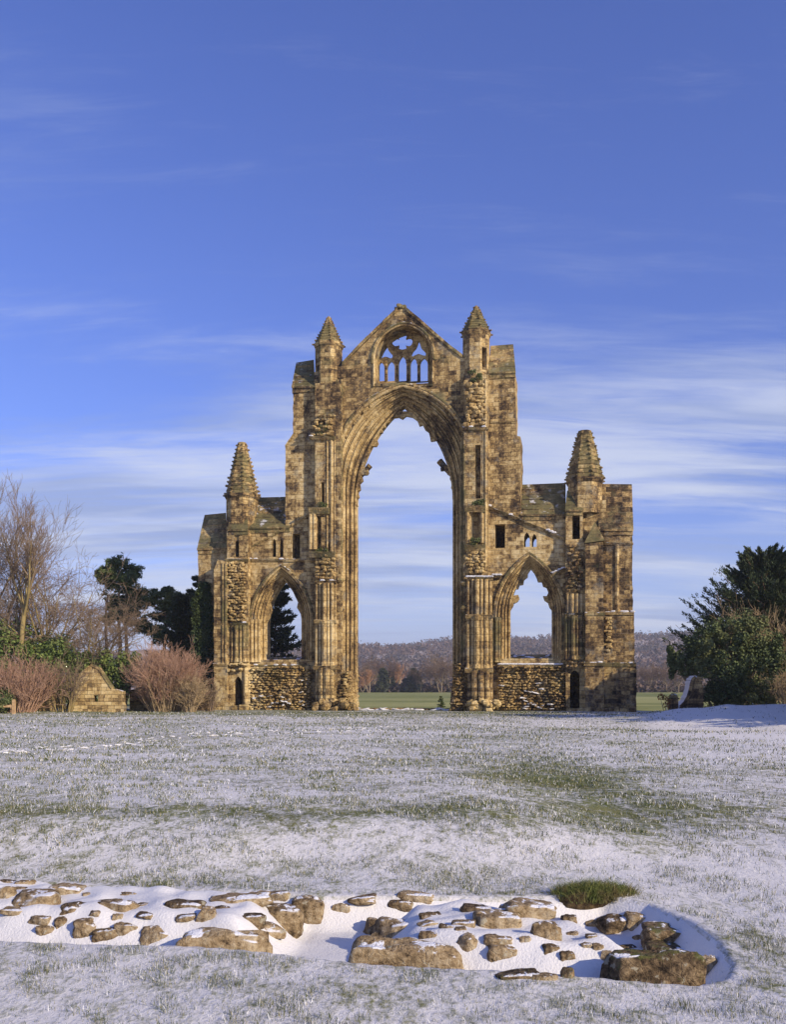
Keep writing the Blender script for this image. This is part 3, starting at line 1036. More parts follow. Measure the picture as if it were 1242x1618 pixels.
rubble([(735, 906), (768, 906), (768, 866), (736, 866)], -.55, .38, .32, M_RUB, parent=tr)
# niche side posts
shafts([491, 497], 868, 806, -.62, .16, parent=tl, caps=False)
shafts([739, 762], 858, 804, -.62, [.16, .12], parent=tr, caps=False)

# --- the clustered half-piers of the lost arcade
def half_pier(x0, x1, pycap, pytop, pybase, xs, wds, rads, snow):
    mb = MB()
    o_ = O([(x0, 1130), (x0, pytop), (x1, pytop), (x1, 1130)], -.75)
    o_[0], o_[3] = (o_[0][0], BOT), (o_[3][0], BOT)
    mb.prism(rough(o_, .4, .03, keep=(3,)), -.75, -.556, back=False)
    p = mb.build('half_pier', M_ASH, RUIN)
    shafts(xs, pybase, pycap, wds, rads, parent=p)
    shafts(xs, pycap, pytop + 3, [w_ + .06 for w_ in wds], [r * .8 for r in rads], parent=p, name='arch_springer', caps=False)
    ledge(x0 - 1, x1 + 1, pytop, -.78, .22, .22, parent=p, snow=snow)
    ledge(x0 - 2, x1 + 1, pycap, -.95, .22, .22, parent=p, name='capital', mat=M_MOULD)
    ledge(x0 - 3, x1 + 2, pybase, -.95, .28, .30, parent=p, name='base_moulding', mat=M_ASH)
    return p


hl = half_pier(499, 531, 980, 918, 1052, [500.5, 506, 512.5, 518.5, 525, 530], [-.78, -.9, -1.02, -1.02, -.92, -.8], [.14, .12, .2, .12, .17, .12], .2)
hr = half_pier(738, 778, 972, 912, 1056, [740, 747, 754, 761, 768, 775], [-.78, -.9, -1.02, -1.02, -.92, -.8], [.16, .13, .22, .13, .19, .13], .95)
shafts([502, 508, 516, 524], 1112, 1055, [-.85, -1.0, -1.05, -.9], [.16, .22, .24, .18], parent=hl, mat=M_GOLD, caps=False, name='pier_foot')
shafts([742, 750, 760, 770, 776], 1112, 1058, [-.85, -1.0, -1.05, -.95, -.8], [.18, .24, .22, .2, .14], parent=hr, mat=M_DARK, caps=False, name='pier_foot')
for px_, py_, par in ((537, 917, hl), (537, 962, hl), (734, 921, hr), (733, 960, hr)):
    mb = MB()
    u, z = L(px_, py_, -.5)
    mb.frustum((u, -.42), .12, .34, z - .3, z, 8)
    mb.frustum((u, -.42), .34, .3, z, z + .14, 8)
    mb.build('corbel', M_GREEN, par)

# rubble bases under the great arch
def stub(name, pts, w0, w1, mat, size=.36):
    mb = MB()
    o_ = O(pts, w0)
    o_[0], o_[-1] = (o_[0][0], BOT), (o_[-1][0], BOT)
    mb.prism(rough(o_, .3, .06, keep=(len(o_) - 1,)), w0 + .15, w1)
    b = mb.build(name, mat, RUIN)
    return b, o_


def rubble_side(px, py0, py1, w0, w1, out, mat, parent, size=.36):
    mb = MB()
    (u, za), (_, zb) = L(px, py0, 0), L(px, py1, 0)
    nw, nz = max(2, int((w1 - w0) / size)), max(2, int((zb - za) / (size * .72)))
    for r in range(nz):
        for c in range(nw):
            k = random.uniform(.75, 1.3)
            mb.lump((u + out * random.uniform(-.5, .6), w0 + (w1 - w0) * (c + .5 * (r % 2) + random.random() * .5) / nw, za + (zb - za) * (r + random.random() * .6) / nz), (abs(out) * 2.2, size * 1.2 * k, size * .8), .25)
    return mb.build('rubble_facing', mat, parent)


b1, _ = stub('rubble_base', [(533, 1130), (532, 1064), (540, 1060), (552, 1060), (553, 1090), (554, 1130)], -.35, TW + .2, M_RUB)
rubble([(532, 1122), (553, 1122), (551, 1062), (533, 1062)], -.25, .5, .28, M_RUB, parent=b1)
rubble_side(553, 1124, 1064, -.3, 2.2, .16, M_RUB, b1, .28)
b2, _ = stub('rubble_base', [(709, 1130), (712, 1095), (716, 1060), (722, 1045), (738, 1050), (740, 1130)], -.35, TW + .2, M_RUBD)
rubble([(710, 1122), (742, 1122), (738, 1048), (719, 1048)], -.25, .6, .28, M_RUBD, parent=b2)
for xs_, par in (((500, 560), b1), ((740, 788), b2)):
    mb = MB()
    for i in range(26):
        x = random.uniform(*xs_)
        u, z = L(x, random.uniform(1106, 1122), -1.0)
        mb.lump((u, random.uniform(-1.5, -.6), max(z, .05)), (.5, .5, .35), .3)
    mb.build('fallen_stones', M_RUB, par)


# --- the big clasping buttresses outside the turrets
bl = wall('buttress', [(451, 834), (451, 706), (463, 686), (463, 612), (498, 612), (498, 808)], .05, 2.9, M_ASH, foot=False)
slab_roof([(460.5, 613), (498, 613), (496, 571), (468, 575)], -.12, 1.7, 5, parent=bl)
ledge(451, 464, 705, .05, .1, .12, py1=686, parent=bl)
br_ = wall('buttress', [(768, 799), (771, 589), (814, 589), (814, 688), (822.5, 690), (823, 822)], .05, 2.9, M_ASH, foot=False)
slab_roof([(772, 590), (815, 590), (811, 546), (775, 549)], -.12, 1.5, 5, parent=br_, mat=M_ROOF)
ledge(771, 815, 590, .05, .14, .14, parent=br_)
ledge(770, 816, 666, .05, .10, .14, parent=br_, mat=M_ASH)


# --- aisle walls with their windows
def aisle(wall_px, outerp, innerp, sill_l, sill_r, sillpy, lancets, rect, rolls=4, mat=M_ASH):
    A = arch_params(*outerp)
    B = arch_params(*innerp)
    zs = L((sill_l + sill_r) / 2, sillpy, .05)[1]
    hole = arch_path(A[0], A[1], zs, A[2], A[3], 14)
    hl_ = [hole] + [opening(*q_[:4], 0.05, q_[4]) for q_ in lancets] + [opening(*q_, .08) for q_ in rect]
    o_ = wall('aisle_wall', wall_px, .08, TW + .4, mat, holes=hl_)
    A[4] = .08
    wn = moulded_arch('aisle_window', A, B, rolls, zs, TW + .4, .095, n=14, parent=RUIN, hood=.13, sink=.14)
    (ua, za), (ub, zb) = L(wall_px[0][0] + 3, 1125, TW), L(wall_px[-1][0] - 3, 1125, TW)
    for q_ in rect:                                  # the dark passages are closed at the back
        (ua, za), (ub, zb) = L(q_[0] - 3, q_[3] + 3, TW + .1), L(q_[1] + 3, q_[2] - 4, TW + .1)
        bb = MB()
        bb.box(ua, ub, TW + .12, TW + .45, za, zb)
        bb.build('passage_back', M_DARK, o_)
    return o_, wn, zs


al, wl, zl = aisle([(358, 1130), (358, 822), (392, 822), (392, 834), (457, 834), (480, 818), (500, 806), (500, 1130)],
                   (398, 492, .08, 985, 896), (419.5, 480, 1.3, 985, 914), 400, 490, 1042,
                   [(430, 436, 851, 880, 9), (441, 447.5, 851, 880, 9)], [(462, 474, 843, 882), (368.5, 383.5, 1067, 1118), (370.5, 378, 840, 882)])
ar_, wr, zr_ = aisle([(765, 1130), (765, 798), (779, 800), (824, 815), (868, 815), (893, 815), (894, 796), (958, 790), (958, 1130)],
                     (783, 891, .08, 975, 877), (805, 874, 1.3, 970, 893), 785, 890, 1040,
                     [(828, 837, 841, 864, 9), (840.5, 848, 843, 864, 9)], [(782, 798, 828, 866), (900, 916.5, 1058, 1119), (904, 917, 815, 853)], mat=M_ASH)
# cusps left in the window heads
fr = fringe([(803, 1000), (804, 962), (812, 930), (824, 906), (839, 890), (855, 906), (867, 930), (875, 962), (876, 1000)],
            [(807, 1000), (806, 966), (811, 958), (812, 954), (818, 951), (821, 946), (819, 940), (812, 941), (809, 937), (813, 931), (819, 931), (821, 925), (827, 924), (828, 917), (834, 912), (834, 907), (839, 900),
             (844, 906), (848, 914), (850, 920), (856, 920), (858, 927), (864, 929), (867, 936), (864, 942), (858, 942), (860, 949), (866, 953), (868, 960), (873, 966), (873, 1000)], 1.15, 1.5, wr)
fl = fringe([(417, 1010), (419, 972), (426, 948), (437, 926), (450, 910), (463, 926), (474, 948), (480, 972), (482, 1010)],
            [(421, 1010), (421, 985), (426, 976), (430, 965), (428, 952), (434, 944), (440, 932), (450, 917), (462, 931), (468, 944), (472, 952), (470, 960), (476, 970), (479, 990), (479, 1010)], 1.15, 1.5, wl)
# sills: a steep mossy slope, snow along the right one
for (x0, x1, p0, p1, win, sn) in ((402, 489, 1051, 1037, wl, .25), (788, 889, 1050, 1033, wr, .9)):
    (ua, za), (ub, zb) = L(x0, p0, -.05), L(x1, p0, -.05)
    zt = L((x0 + x1) / 2, p1, 1.2)[1]
    mb = MB()
    mb.hexa([(ua, -.06, BOT), (ub, -.06, BOT), (ub, TW + .3, BOT), (ua, TW + .3, BOT), (ua, -.06, za), (ub, -.06, zb), (ub, TW + .3, zt), (ua, TW + .3, zt)])
    s_ = mb.build('sill', M_GREEN, win)
    ledge(x0, x1, p0, -.06, .14, .2, 'sill_course', M_GREEN, win, snow=sn)
rubble([(392, 1122), (494, 1122), (492, 1053), (394, 1053)], -.02, .5, .25, M_RUB, name='rubble_facing', parent=al)
rubble([(786, 1122), (898, 1122), (896, 1052), (786, 1052)], -.02, .5, .25, M_RUBD, name='rubble_facing', parent=ar_)
for (rx, ry, m_, par) in (((395, 492), (1062, 1121), 17, al), ((770, 880), (1056, 1121), 17, ar_)):
    mb = MB()
    for i in range(m_):
        u, z = L(random.uniform(*rx), ry[1] - abs(random.gauss(0, .35)) * (ry[1] - ry[0]), -.4)
        mb.lump((u, -.34, z), (random.uniform(.12, .5), .34, random.uniform(.05, .13)), .55, random.uniform(-.3, .3))
    tag(mb.build('snow_patch', M_SNOW, par), kind='stuff')
# old roof creases and string courses
ledge(396, 461, 864, .08, .15, .14, 'roof_crease', M_GREEN, al, py1=829)
ledge(461, 497, 829, .05, .15, .14, 'roof_crease', M_ASH, al, py1=809)
ledge(766, 893, 797, .06, .22, .2, 'roof_crease', M_GREEN, ar_, py1=850, snow=.12)
ledge(393, 452, 884, .08, .14, .16, 'string_course', M_GREEN, al, snow=.15)
ledge(452, 498, 884, .02, .12, .16, 'string_course', M_ASH, al)
ledge(778, 792, 909, -.02, .2, .2, 'string_course', M_GREEN, ar_, snow=1)
ledge(872, 893, 907, .05, .2, .18, 'string_course', M_GREEN, ar_, py1=897, snow=1)
# jamb shafts flanking the aisle windows
shafts([393, 398, 404, 409.5], 1046, 978, [.02, -.04, .05, .15], [.10, .13, .11, .12], parent=wl, mat=M_MOULD)
shafts([779, 784, 789], 1046, 975, [.0, -.05, .03], [.10, .13, .11], parent=wr, mat=M_GREEN)
shafts([889, 894], 1046, 975, [.0, -.05], [.10, .13], parent=wr, mat=M_GREEN)
# sloping slab roofs over the aisle heads
slab_roof([(391, 835), (458, 835), (452, 787), (405, 788)], -.05, 2.0, 6, parent=al)
slab_roof([(823, 815), (894, 815), (894, 765), (825, 768)], -.05, 1.8, 6, parent=ar_)


# --- the small corner turrets
def small_turret(spx, top_, base_, half, trunc, courses, body, door, slit, label=None, mat=M_ASH, low=75):
    x0, x1, y0 = body
    w0 = -.5
    hs = [opening(*door[:4], w0, door[4])] + ([opening(*slit, w0)] if slit else [])
    o_ = O([(x0, 1130), (x0, y0), (x1, y0), (x1, 1130)], w0)
    o_[0], o_[3] = (o_[0][0], BOT), (o_[3][0], BOT)
    mb = MB()
    mb.prism(rough(o_, .38, .035, keep=(3,)), w0, .075, hs)
    # the openings run on into the wall behind
    t = mb.build('turret', mat, RUIN)
    wd = .75
    sp, u, r0, zb = spire(spx, top_, base_, half, wd, courses, trunc, .19, parent=t)
    d = drum(u, wd, r0, L(spx, base_ + low, wd)[1], zb, t, mat)
    return t, u, r0, zb


t1, u1, r1, z1 = small_turret(382.5, 700, 784, 23.5, .25, 13, (359, 392, 838), (369, 383, 1068, 1118, 14), (371, 377.5, 840, 880))
slab_roof([(359.5, 839), (392, 839), (390, 801), (367, 801)], -.62, .35, 4, parent=t1)
rubble([(359, 982), (390, 982), (388, 887), (361, 887)], -.5, .45, .30, M_RUB, parent=t1)
ledge(357, 393, 884, -.5, .22, .2, parent=t1, snow=.2)
ledge(357, 393, 984, -.5, .2, .2, parent=t1, snow=.3)
shafts([361, 367, 373.5, 380, 386, 391], 1046, 988, [-.5, -.6, -.68, -.68, -.6, -.5], [.12, .10, .15, .10, .15, .12], parent=t1, mat=M_GREEN)
rubble([(358, 1062), (392, 1062), (390, 1046), (361, 1046)], -.5, .55, .36, M_RUB, parent=t1)
shafts([388, 393], 1118, 1055, [-.5, -.3], [.16, .14], parent=t1, mat=M_GOLD, caps=False, name='pier_foot')

t2, u2, r2, z2 = small_turret(924, 682, 759, 27, .36, 11, (894, 926, 856), (900.5, 916, 1059, 1119, 10), None, mat=M_ASH, low=55)
# the upper stage of the right turret in front of the aisle wall, with its slit
st_ = wall('turret_stage', [(894, 858), (894, 806), (921, 806), (921, 858)], -.42, .07, M_ASH, holes=[opening(904.5, 916.5, 813, 852, -.42)], parent=t2, foot=False)
slab_roof([(893, 808), (921.5, 808), (918, 774), (896, 777)], -.55, .2, 4, parent=t2)
rubble([(894, 935), (922, 935), (920, 860), (895, 860)], -.5, .38, .34, M_RUBD, parent=t2)
shafts([895, 900, 906, 912, 918, 923], 1042, 972, [-.5, -.6, -.68, -.68, -.6, -.5], [.12, .10, .16, .10, .16, .12], parent=t2, mat=M_GREEN)
shafts([897, 904, 912, 919], 968, 938, [-.52, -.6, -.6, -.52], [.1, .13, .13, .1], parent=t2, mat=M_MOULD, caps=False, name='arch_springer')
ledge(893, 926, 970, -.5, .2, .2, parent=t2)
rubble([(893, 1056), (926, 1056), (924, 1044), (896, 1044)], -.5, .5, .34, M_RUBD, parent=t2)

# --- the outermost buttresses
b3 = wall('buttress', [(313, 1130), (313, 868), (358, 868), (358, 1130)], .45, 2.4, M_ASH)
slab_roof([(311, 870), (359, 867), (357, 813), (323, 816)], .3, 1.9, 6, parent=b3)
mb = MB()
q_ = L(319, 818, 1.7)
b4 = wall('buttress', [(338, 1130), (338, 900), (344, 884), (359, 888), (359, 1130)], -.85, .44, M_ASH)
ledge(337, 360, 1048, -.85, .1, .2, parent=b4, mat=M_ASH)
ledge(338, 360, 985, -.85, .08, .18, parent=b4, mat=M_ASH)
shafts([352, 357], 1050, 890, -.85, [.10, .12], parent=b4, mat=M_GREEN, caps=False)

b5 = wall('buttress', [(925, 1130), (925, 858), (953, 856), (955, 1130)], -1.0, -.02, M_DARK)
mb = MB()                                           # its little hipped cap
(ua, za), (ub, zb), (uc_, zc_) = L(923.5, 858, -1.05), L(956, 854, -1.05), L(940, 824, -.35)
A_, B_, C_, D_, T_ = (ua, -1.08, za), (ub, -1.08, zb), (ub, .05, zb), (ua, .05, za), (uc_, -.35, zc_)
for f_ in ((A_, B_, T_), (B_, C_, T_), (C_, D_, T_), (D_, A_, T_), (A_, D_, C_, B_)):
    mb.face(f_)
mb.build('buttress_cap', M_ROOF, b5)
ledge(924, 956, 968, -1.0, .10, .2, parent=b5, mat=M_GREEN)
ledge(923, 957, 1047, -1.0, .14, .22, parent=b5, mat=M_GREEN, snow=.4)
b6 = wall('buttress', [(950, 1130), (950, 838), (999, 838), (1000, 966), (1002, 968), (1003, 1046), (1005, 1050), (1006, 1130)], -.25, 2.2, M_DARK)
slab_roof([(946, 839), (1001, 839), (998.5, 768), (946, 767)], -.4, 1.5, 7, parent=b6, mat=stone('dark_slabs', roww=.8, rowh=.42, dark=.16, green=.7, snow=0, bump=.6))  # slabs toned darker than the other roofs
ledge(952, 1001, 858, -.25, .1, .14, parent=b6, mat=M_DARK)
ledge(951, 1002, 967, -.25, .14, .2, parent=b6, mat=M_ASH, snow=.3)
ledge(951, 1005, 1048, -.25, .16, .22, parent=b6, mat=M_GREEN, snow=.3)
shafts([975], 968, 860, -.25, .16, parent=b6, mat=M_ASH, caps=False, name='shaft')
rubble([(956, 1030), (966, 1030), (966, 975), (956, 975)], -.25, .3, .3, M_RUB, parent=b6)
# foot courses along the ground, broken and part snowed
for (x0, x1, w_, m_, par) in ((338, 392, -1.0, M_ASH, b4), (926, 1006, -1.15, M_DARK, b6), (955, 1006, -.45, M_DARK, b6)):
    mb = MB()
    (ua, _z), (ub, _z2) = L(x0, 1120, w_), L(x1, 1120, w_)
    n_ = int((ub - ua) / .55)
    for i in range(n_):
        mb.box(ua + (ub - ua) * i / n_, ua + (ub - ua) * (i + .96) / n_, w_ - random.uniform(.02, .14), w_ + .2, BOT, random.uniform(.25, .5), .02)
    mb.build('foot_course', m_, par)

# plants rooted on the ledges: each clump a thing of its own
LEAF_RNG = np.random.default_rng(7)


def leafcloud(centers, radii, counts, size, flat=.7):
    """leaf-sized quads spread through the given clumps"""
    rng = LEAF_RNG
    c = np.repeat(np.asarray(centers, float), counts, axis=0)
    r = np.repeat(np.asarray(radii, float).reshape(len(centers), -1), counts, axis=0)
    n = len(c)
    d = rng.normal(size=(n, 3))
    d /= np.linalg.norm(d, axis=1, keepdims=True)
    d *= rng.uniform(.25, 1, (n, 1)) ** .5
    p = c + d * r
    t = rng.normal(size=(n, 3))
    t /= np.linalg.norm(t, axis=1, keepdims=True)
    b = np.cross(t, rng.normal(size=(n, 3)))
    b /= np.linalg.norm(b, axis=1, keepdims=True)
    s_ = size * rng.uniform(.6, 1.3, (n, 1))
    v = np.stack([p - t * s_, p + b * s_ * flat, p + t * s_, p - b * s_ * flat], 1).reshape(-1, 3)
    return v, np.arange(n * 4).reshape(n, 4)


def r2w(u, wd, z):
    return np.array([X0 + u * CT + wd * ST, Y0 - u * ST + wd * CT, z])


LEDGE_PLANTS = [
    (508, 680, 9, 10, 'green plants sprouting on the ledge of the tall left turret, below its slit'),
    (750, 596, 11, 12, 'green ferny plants on the tall right turret just under its dark slit'),
    (508, 800, 7, 6, 'small green tuft on the ledge of the left turret beside the great arch'),
    (757, 796, 12, 7, 'straggling green plants at the foot of the tall niche right of the great arch'),
    (510, 872, 9, 6, 'low green growth on the ledge above the rubble patch left of the great arch'),
    (752, 857, 9, 6, 'mossy green tuft on the ledge under the lower niche right of the great arch'),
]
for (px_, py_, hx, hy_, lab) in LEDGE_PLANTS:
    u, z = L(px_, py_, -.75)
    cs, rs = [], []
    for i in range(9):
        cs.append(r2w(u + random.uniform(-1, 1) * hx / 21, -.72 + random.uniform(-.12, .1), z + random.uniform(-.6, .8) * hy_ / 21))
        rs.append([.16, .14, .16])
    v, f = leafcloud(cs, rs, 60, .055)
    o_ = npmesh('ledge_plant', v, f, M_HERB)
    tag(o_, lab, 'plant', 'plants on the ruin ledges')

# ------------------------------------------------------------------ the two low footings in the foreground, stone by stone
def stonemat(name, moss):
    m, nt, bs = material(name)
    obj = nt.n('ShaderNodeTexCoord').outputs['Object']
    geo = nt.n('ShaderNodeNewGeometry')
    nz = nt.n('ShaderNodeSeparateXYZ', {'Vector': geo.outputs['Normal']}).outputs['Z']
    oi = nt.n('ShaderNodeObjectInfo').outputs['Random']
    n1 = nt.noise(obj, 4.5, 8.0, 0.68)
    n2 = nt.noise(obj, 26.0, 6.0, 0.7)
    n3 = nt.noise(obj, 90.0, 4.0, 0.7)
    vo = nt.n('ShaderNodeTexVoronoi', {'Vector': nt.mix(.06, obj, nt.n('ShaderNodeTexNoise', {'Vector': obj, 'Scale': 9.0}).outputs['Color'], 'ADD'), 'Scale': 17.0}, feature='DISTANCE_TO_EDGE').outputs['Distance']
    v = nt.m('ADD', nt.m('MULTIPLY', n1, .55), nt.m('ADD', nt.m('MULTIPLY', n2, .55), nt.m('MULTIPLY', nt.m('SUBTRACT', oi, .35), .16)))
    c = nt.ramp(v, [(.40, (.025, .018, .011)), (.50, (.12, .082, .044)), (.60, (.29, .21, .115)), (.74, (.50, .41, .27))])
    pit = nt.rng(n2, .30, .43, 1, 0)
    c = nt.mix(nt.m('MULTIPLY', pit, .75), c, (.022, .016, .011))
    lich = nt.rng(nt.noise(obj, 13.0, 3.0, .6), .62, .66)
    c = nt.mix(nt.m('MULTIPLY', lich, .55), c, (.40, .39, .30))
    ms = nt.m('ADD', nt.noise(obj, 7.0, 5.0, .7), nt.m('MULTIPLY', nz, .16))
    c = nt.mix(nt.m('MULTIPLY', nt.rng(ms, .78 - moss * .3, .90 - moss * .3), .85), c, nt.mix(n3, (.035, .045, .012), (.15, .15, .045)))
    sn = nt.m('MULTIPLY', nt.rng(nz, .66, .85), nt.rng(nt.noise(obj, 5.0, 5.0, .65), .50, .54))
    c = nt.mix(sn, c, (.78, .79, .82))
    link(nt, c, bs.inputs['Base Color'])
    h = nt.m('ADD', n1, nt.m('ADD', nt.m('MULTIPLY', n2, .5), nt.m('MULTIPLY', n3, .2)))
    h = nt.m('ADD', h, nt.m('MULTIPLY', nt.rng(vo, 0, .09), .10))
    bp = nt.n('ShaderNodeBump', {'Height': h, 'Strength': 0.9, 'Distance': 0.035})
    link(nt, bp.outputs[0], bs.inputs['Normal'])
    return m


M_FS = stonemat('lichened_sandstone', .15)
M_FSM = stonemat('mossy_sandstone', .65)
_g = np.linspace(-1, 1, 15)


def cubesphere():
    vs, fs, idx = [], [], {}
    def vid(p):
        k = tuple(round(float(x), 4) for x in p)
        if k not in idx:
            idx[k] = len(vs)
            vs.append(k)
        return idx[k]
    n = len(_g) - 1
    for ax in range(3):
        for sg in (-1, 1):
            for i in range(n):
                for j in range(n):
                    def q(a_, b_):
                        p = [0, 0, 0]
                        p[ax], p[(ax + 1) % 3], p[(ax + 2) % 3] = sg, _g[a_], _g[b_]
                        return vid(p)
                    f = [q(i, j), q(i + 1, j), q(i + 1, j + 1), q(i, j + 1)]
                    fs.append(f if sg > 0 else f[::-1])
    return np.array(vs), np.array(fs)


CSV, CSF = cubesphere()


def rock_verts(size, boxy, seed, rz, tilt):
    nrm = CSV / np.linalg.norm(CSV, axis=1, keepdims=True)
    p8 = CSV / (np.sum(np.abs(CSV) ** 8, axis=1, keepdims=True) ** (1 / 8))
    v = nrm * (1 - boxy) + p8 * boxy
    r = np.random.default_rng(seed)
    # a few flat chips off the corners
    for _ in range(5):
        d = r.normal(size=3)
        d /= np.linalg.norm(d)
        lim = r.uniform(.78, .98) if boxy < .8 else r.uniform(.98, 1.2)
        ex = np.maximum(v @ d - lim, 0)
        v = v - ex[:, None] * d * .9
    off = Vector(r.uniform(-50, 50, 3))
    dis = np.array([mnoise.fractal(Vector(q) * 1.3 + off, .85, 2.0, 5) for q in v])
    v = v * (1 + .13 * dis[:, None])
    v = v * (np.array(size) / 2)
    c, s_ = math.cos(rz), math.sin(rz)
    v = v @ np.array([[c, s_, 0], [-s_, c, 0], [0, 0, 1]])
    c, s_ = math.cos(tilt), math.sin(tilt)
    return v @ np.array([[c, 0, s_], [0, 1, 0], [-s_, 0, c]])


def hit(px, py):
    """where the sight line through a photo point first meets the snow"""
    ys = np.arange(5.0, 11, .01)
    zs = EYE - (py - HY) / F * ys
    hs = surf_h((px - CX) / F * ys, ys, True)
    below = np.nonzero(zs <= hs)[0]
    y = ys[below[0]] if len(below) else 8.3
    return Vector(((px - CX) / F * y, y, EYE - (py - HY) / F * y))


# photo centre x, y, width, height; b = boxy block, m = mossy, r = round boulder, s = flat slab, k = set a little further back
STONES_L = [(10, 1394, 27, 7, 's'), (37, 1396, 27, 6, 's'), (7, 1412, 24, 22, 'r'), (42, 1421, 68, 29, 'r'), (29, 1405, 17, 5, 's'), (96, 1407, 49, 20, 'b'), (113, 1435, 36, 17, 'r'),
            (176, 1430, 61, 20, 's'), (200, 1414, 24, 6, 's'), (135, 1416, 12, 4, 's'), (62, 1458, 32, 10, 's'), (69, 1477, 24, 7, 's'), (134, 1471, 36, 23, 'r'), (184, 1453, 15, 7, 's'),
            (198, 1470, 31, 17, 'r'), (243, 1477, 40, 30, 'r'), (350, 1487, 138, 40, 'bk'), (287, 1430, 52, 15, 's'), (325, 1446, 30, 27, 'r'), (348, 1434, 24, 8, 's'), (376, 1420, 80, 16, 's'),
            (390, 1450, 44, 12, 's'), (166, 1487, 38, 5, 's'), (441, 1446, 56, 32, 'b'), (486, 1440, 44, 44, 'b'), (422, 1466, 44, 18, 'r'), (437, 1421, 35, 5, 's'),
            (-60, 1418, 46, 22, 'r'), (-110, 1400, 60, 16, 's'), (-95, 1455, 52, 24, 'b'), (-40, 1466, 34, 16, 'r')]
STONES_R = [(539, 1439, 24, 8, 's'), (591, 1465, 30, 32, 'r'), (622, 1467, 56, 32, 'r'), (642, 1511, 166, 46, 'bk'), (657, 1423, 48, 6, 's'), (633, 1438, 34, 9, 's'), (638, 1432, 17, 5, 's'),
            (679, 1459, 32, 13, 'r'), (681, 1447, 30, 6, 's'), (733, 1459, 34, 13, 'r'), (706, 1464, 20, 10, 'r'), (728, 1469, 17, 8, 's'), (753, 1435, 42, 12, 's'), (787, 1456, 62, 32, 'b'),
            (741, 1490, 44, 31, 'r'), (677, 1479, 26, 10, 's'), (789, 1493, 38, 7, 's'), (838, 1438, 68, 30, 'b'), (864, 1472, 40, 32, 'r'), (871, 1503, 22, 7, 's'), (983, 1464, 60, 23, 'r'),
            (1012, 1452, 34, 20, 'b'), (939, 1465, 22, 5, 's'), (1063, 1477, 66, 30, 'bm'), (946, 1498, 16, 16, 'r'), (962, 1514, 20, 24, 'r'), (992, 1497, 28, 9, 's'), (1042, 1527, 142, 50, 'bmk'),
            (1074, 1503, 78, 24, 'bm'), (1121, 1525, 24, 30, 'b'), (1011, 1484, 16, 5, 's'), (898, 1537, 18, 18, 'rm'), (790, 1462, 30, 10, 's'), (820, 1543, 60, 8, 's'), (860, 1545, 36, 8, 's')]


_sr = np.random.default_rng(41)


def extra(n, x0, x1, taken):
    """smaller stones just breaking the snow between the measured ones"""
    res = []
    for _ in range(400):
        if len(res) >= n: break
        x = _sr.uniform(x0, x1)
        yb, yf = np.interp(x, [0, 500, 1130], [1398, 1424, 1452]), np.interp(x, [0, 500, 1130], [1472, 1496, 1536])
        y = _sr.uniform(yb, yf)
        ww, hh = _sr.uniform(14, 40), _sr.uniform(6, 15)
        if 470 < x < 575 and y > 1440: continue
        if all(abs(x - q[0]) > (q[2] + ww) * .55 or abs(y - q[1]) > (q[3] + hh) * .62 for q in taken + res):
            res.append((x, y, ww, hh, _sr.choice(['s', 'r', 'b'])))
    return res


def footing(stones, base, label):
    root = empty('ruined_wall', base, 0, label, 'low wall')
    for k, (x, y, ww, hh, fl_) in enumerate(stones):
        p = hit(x, y + hh * .42)
        if 'k' in fl_:                              # the face blocks stand right behind the lawn's edge
            yk = float(np.interp((x - CX) / F * 5.9, [q[0] for q in HOLLOW[:9]], [q[1] for q in HOLLOW[:9]])) + .16
            p = Vector(((x - CX) / F * yk, yk, EYE - (y + hh / 2 - HY) / F * yk))
        sc = p.y / F
        wid = ww * sc * (1.08 if 'k' in fl_ else 1.22)
        if 'k' in fl_:
            dep = .24
            vis = hh * sc
            sz = (wid, dep, .5)
        elif 's' in fl_:
            dep = max(wid * .55, .08)
            vis = max(hh * sc - dep * .2, .02)
            sz = (wid, dep, vis * 2 + .05)
        else:
            dep = min(wid * .8, .34)
            vis = hh * sc * .85
            sz = (wid, dep, vis * 1.8)
        top = EYE - (y - hh * .5 - HY) / F * (p.y + dep * (.55 if 'k' in fl_ else .45))
        if 'k' in fl_: sz = (wid, dep, top + .42)
        else: top = max(top, float(surf_h(np.array([p.x]), np.array([p.y + dep * .45]))[0]) + .022)
        boxy = .92 if 'b' in fl_ else .8 if 's' in fl_ else .72
        rz = random.uniform(-.06, .06) if 'b' in fl_ else random.uniform(-.3, .3)
        v = rock_verts(sz, boxy, 100 + k + int(base[0] * 10), rz, random.uniform(-.10, .10))
        ctr = Vector((p.x, p.y + dep * .42, top - sz[2] / 2))
        o_ = npmesh('stone', v, CSF, M_FSM if 'm' in fl_ else M_FS, root, smooth=True)
        o_.location = ctr - Vector(base)
        if ww > 130: o_['label'] = 'large squared mossy block' if 'm' in fl_ else 'large squared face block'
    return root


footing(STONES_L + extra(6, 0, 500, STONES_L), (-1.9, 7.0, -.25), 'left stretch of low ruined stone footing half buried in snow')
footing(STONES_R + extra(8, 560, 1000, STONES_R), (.9, 6.5, -.25), 'right stretch of low ruined stone footing with mossy end block, half buried in snow')

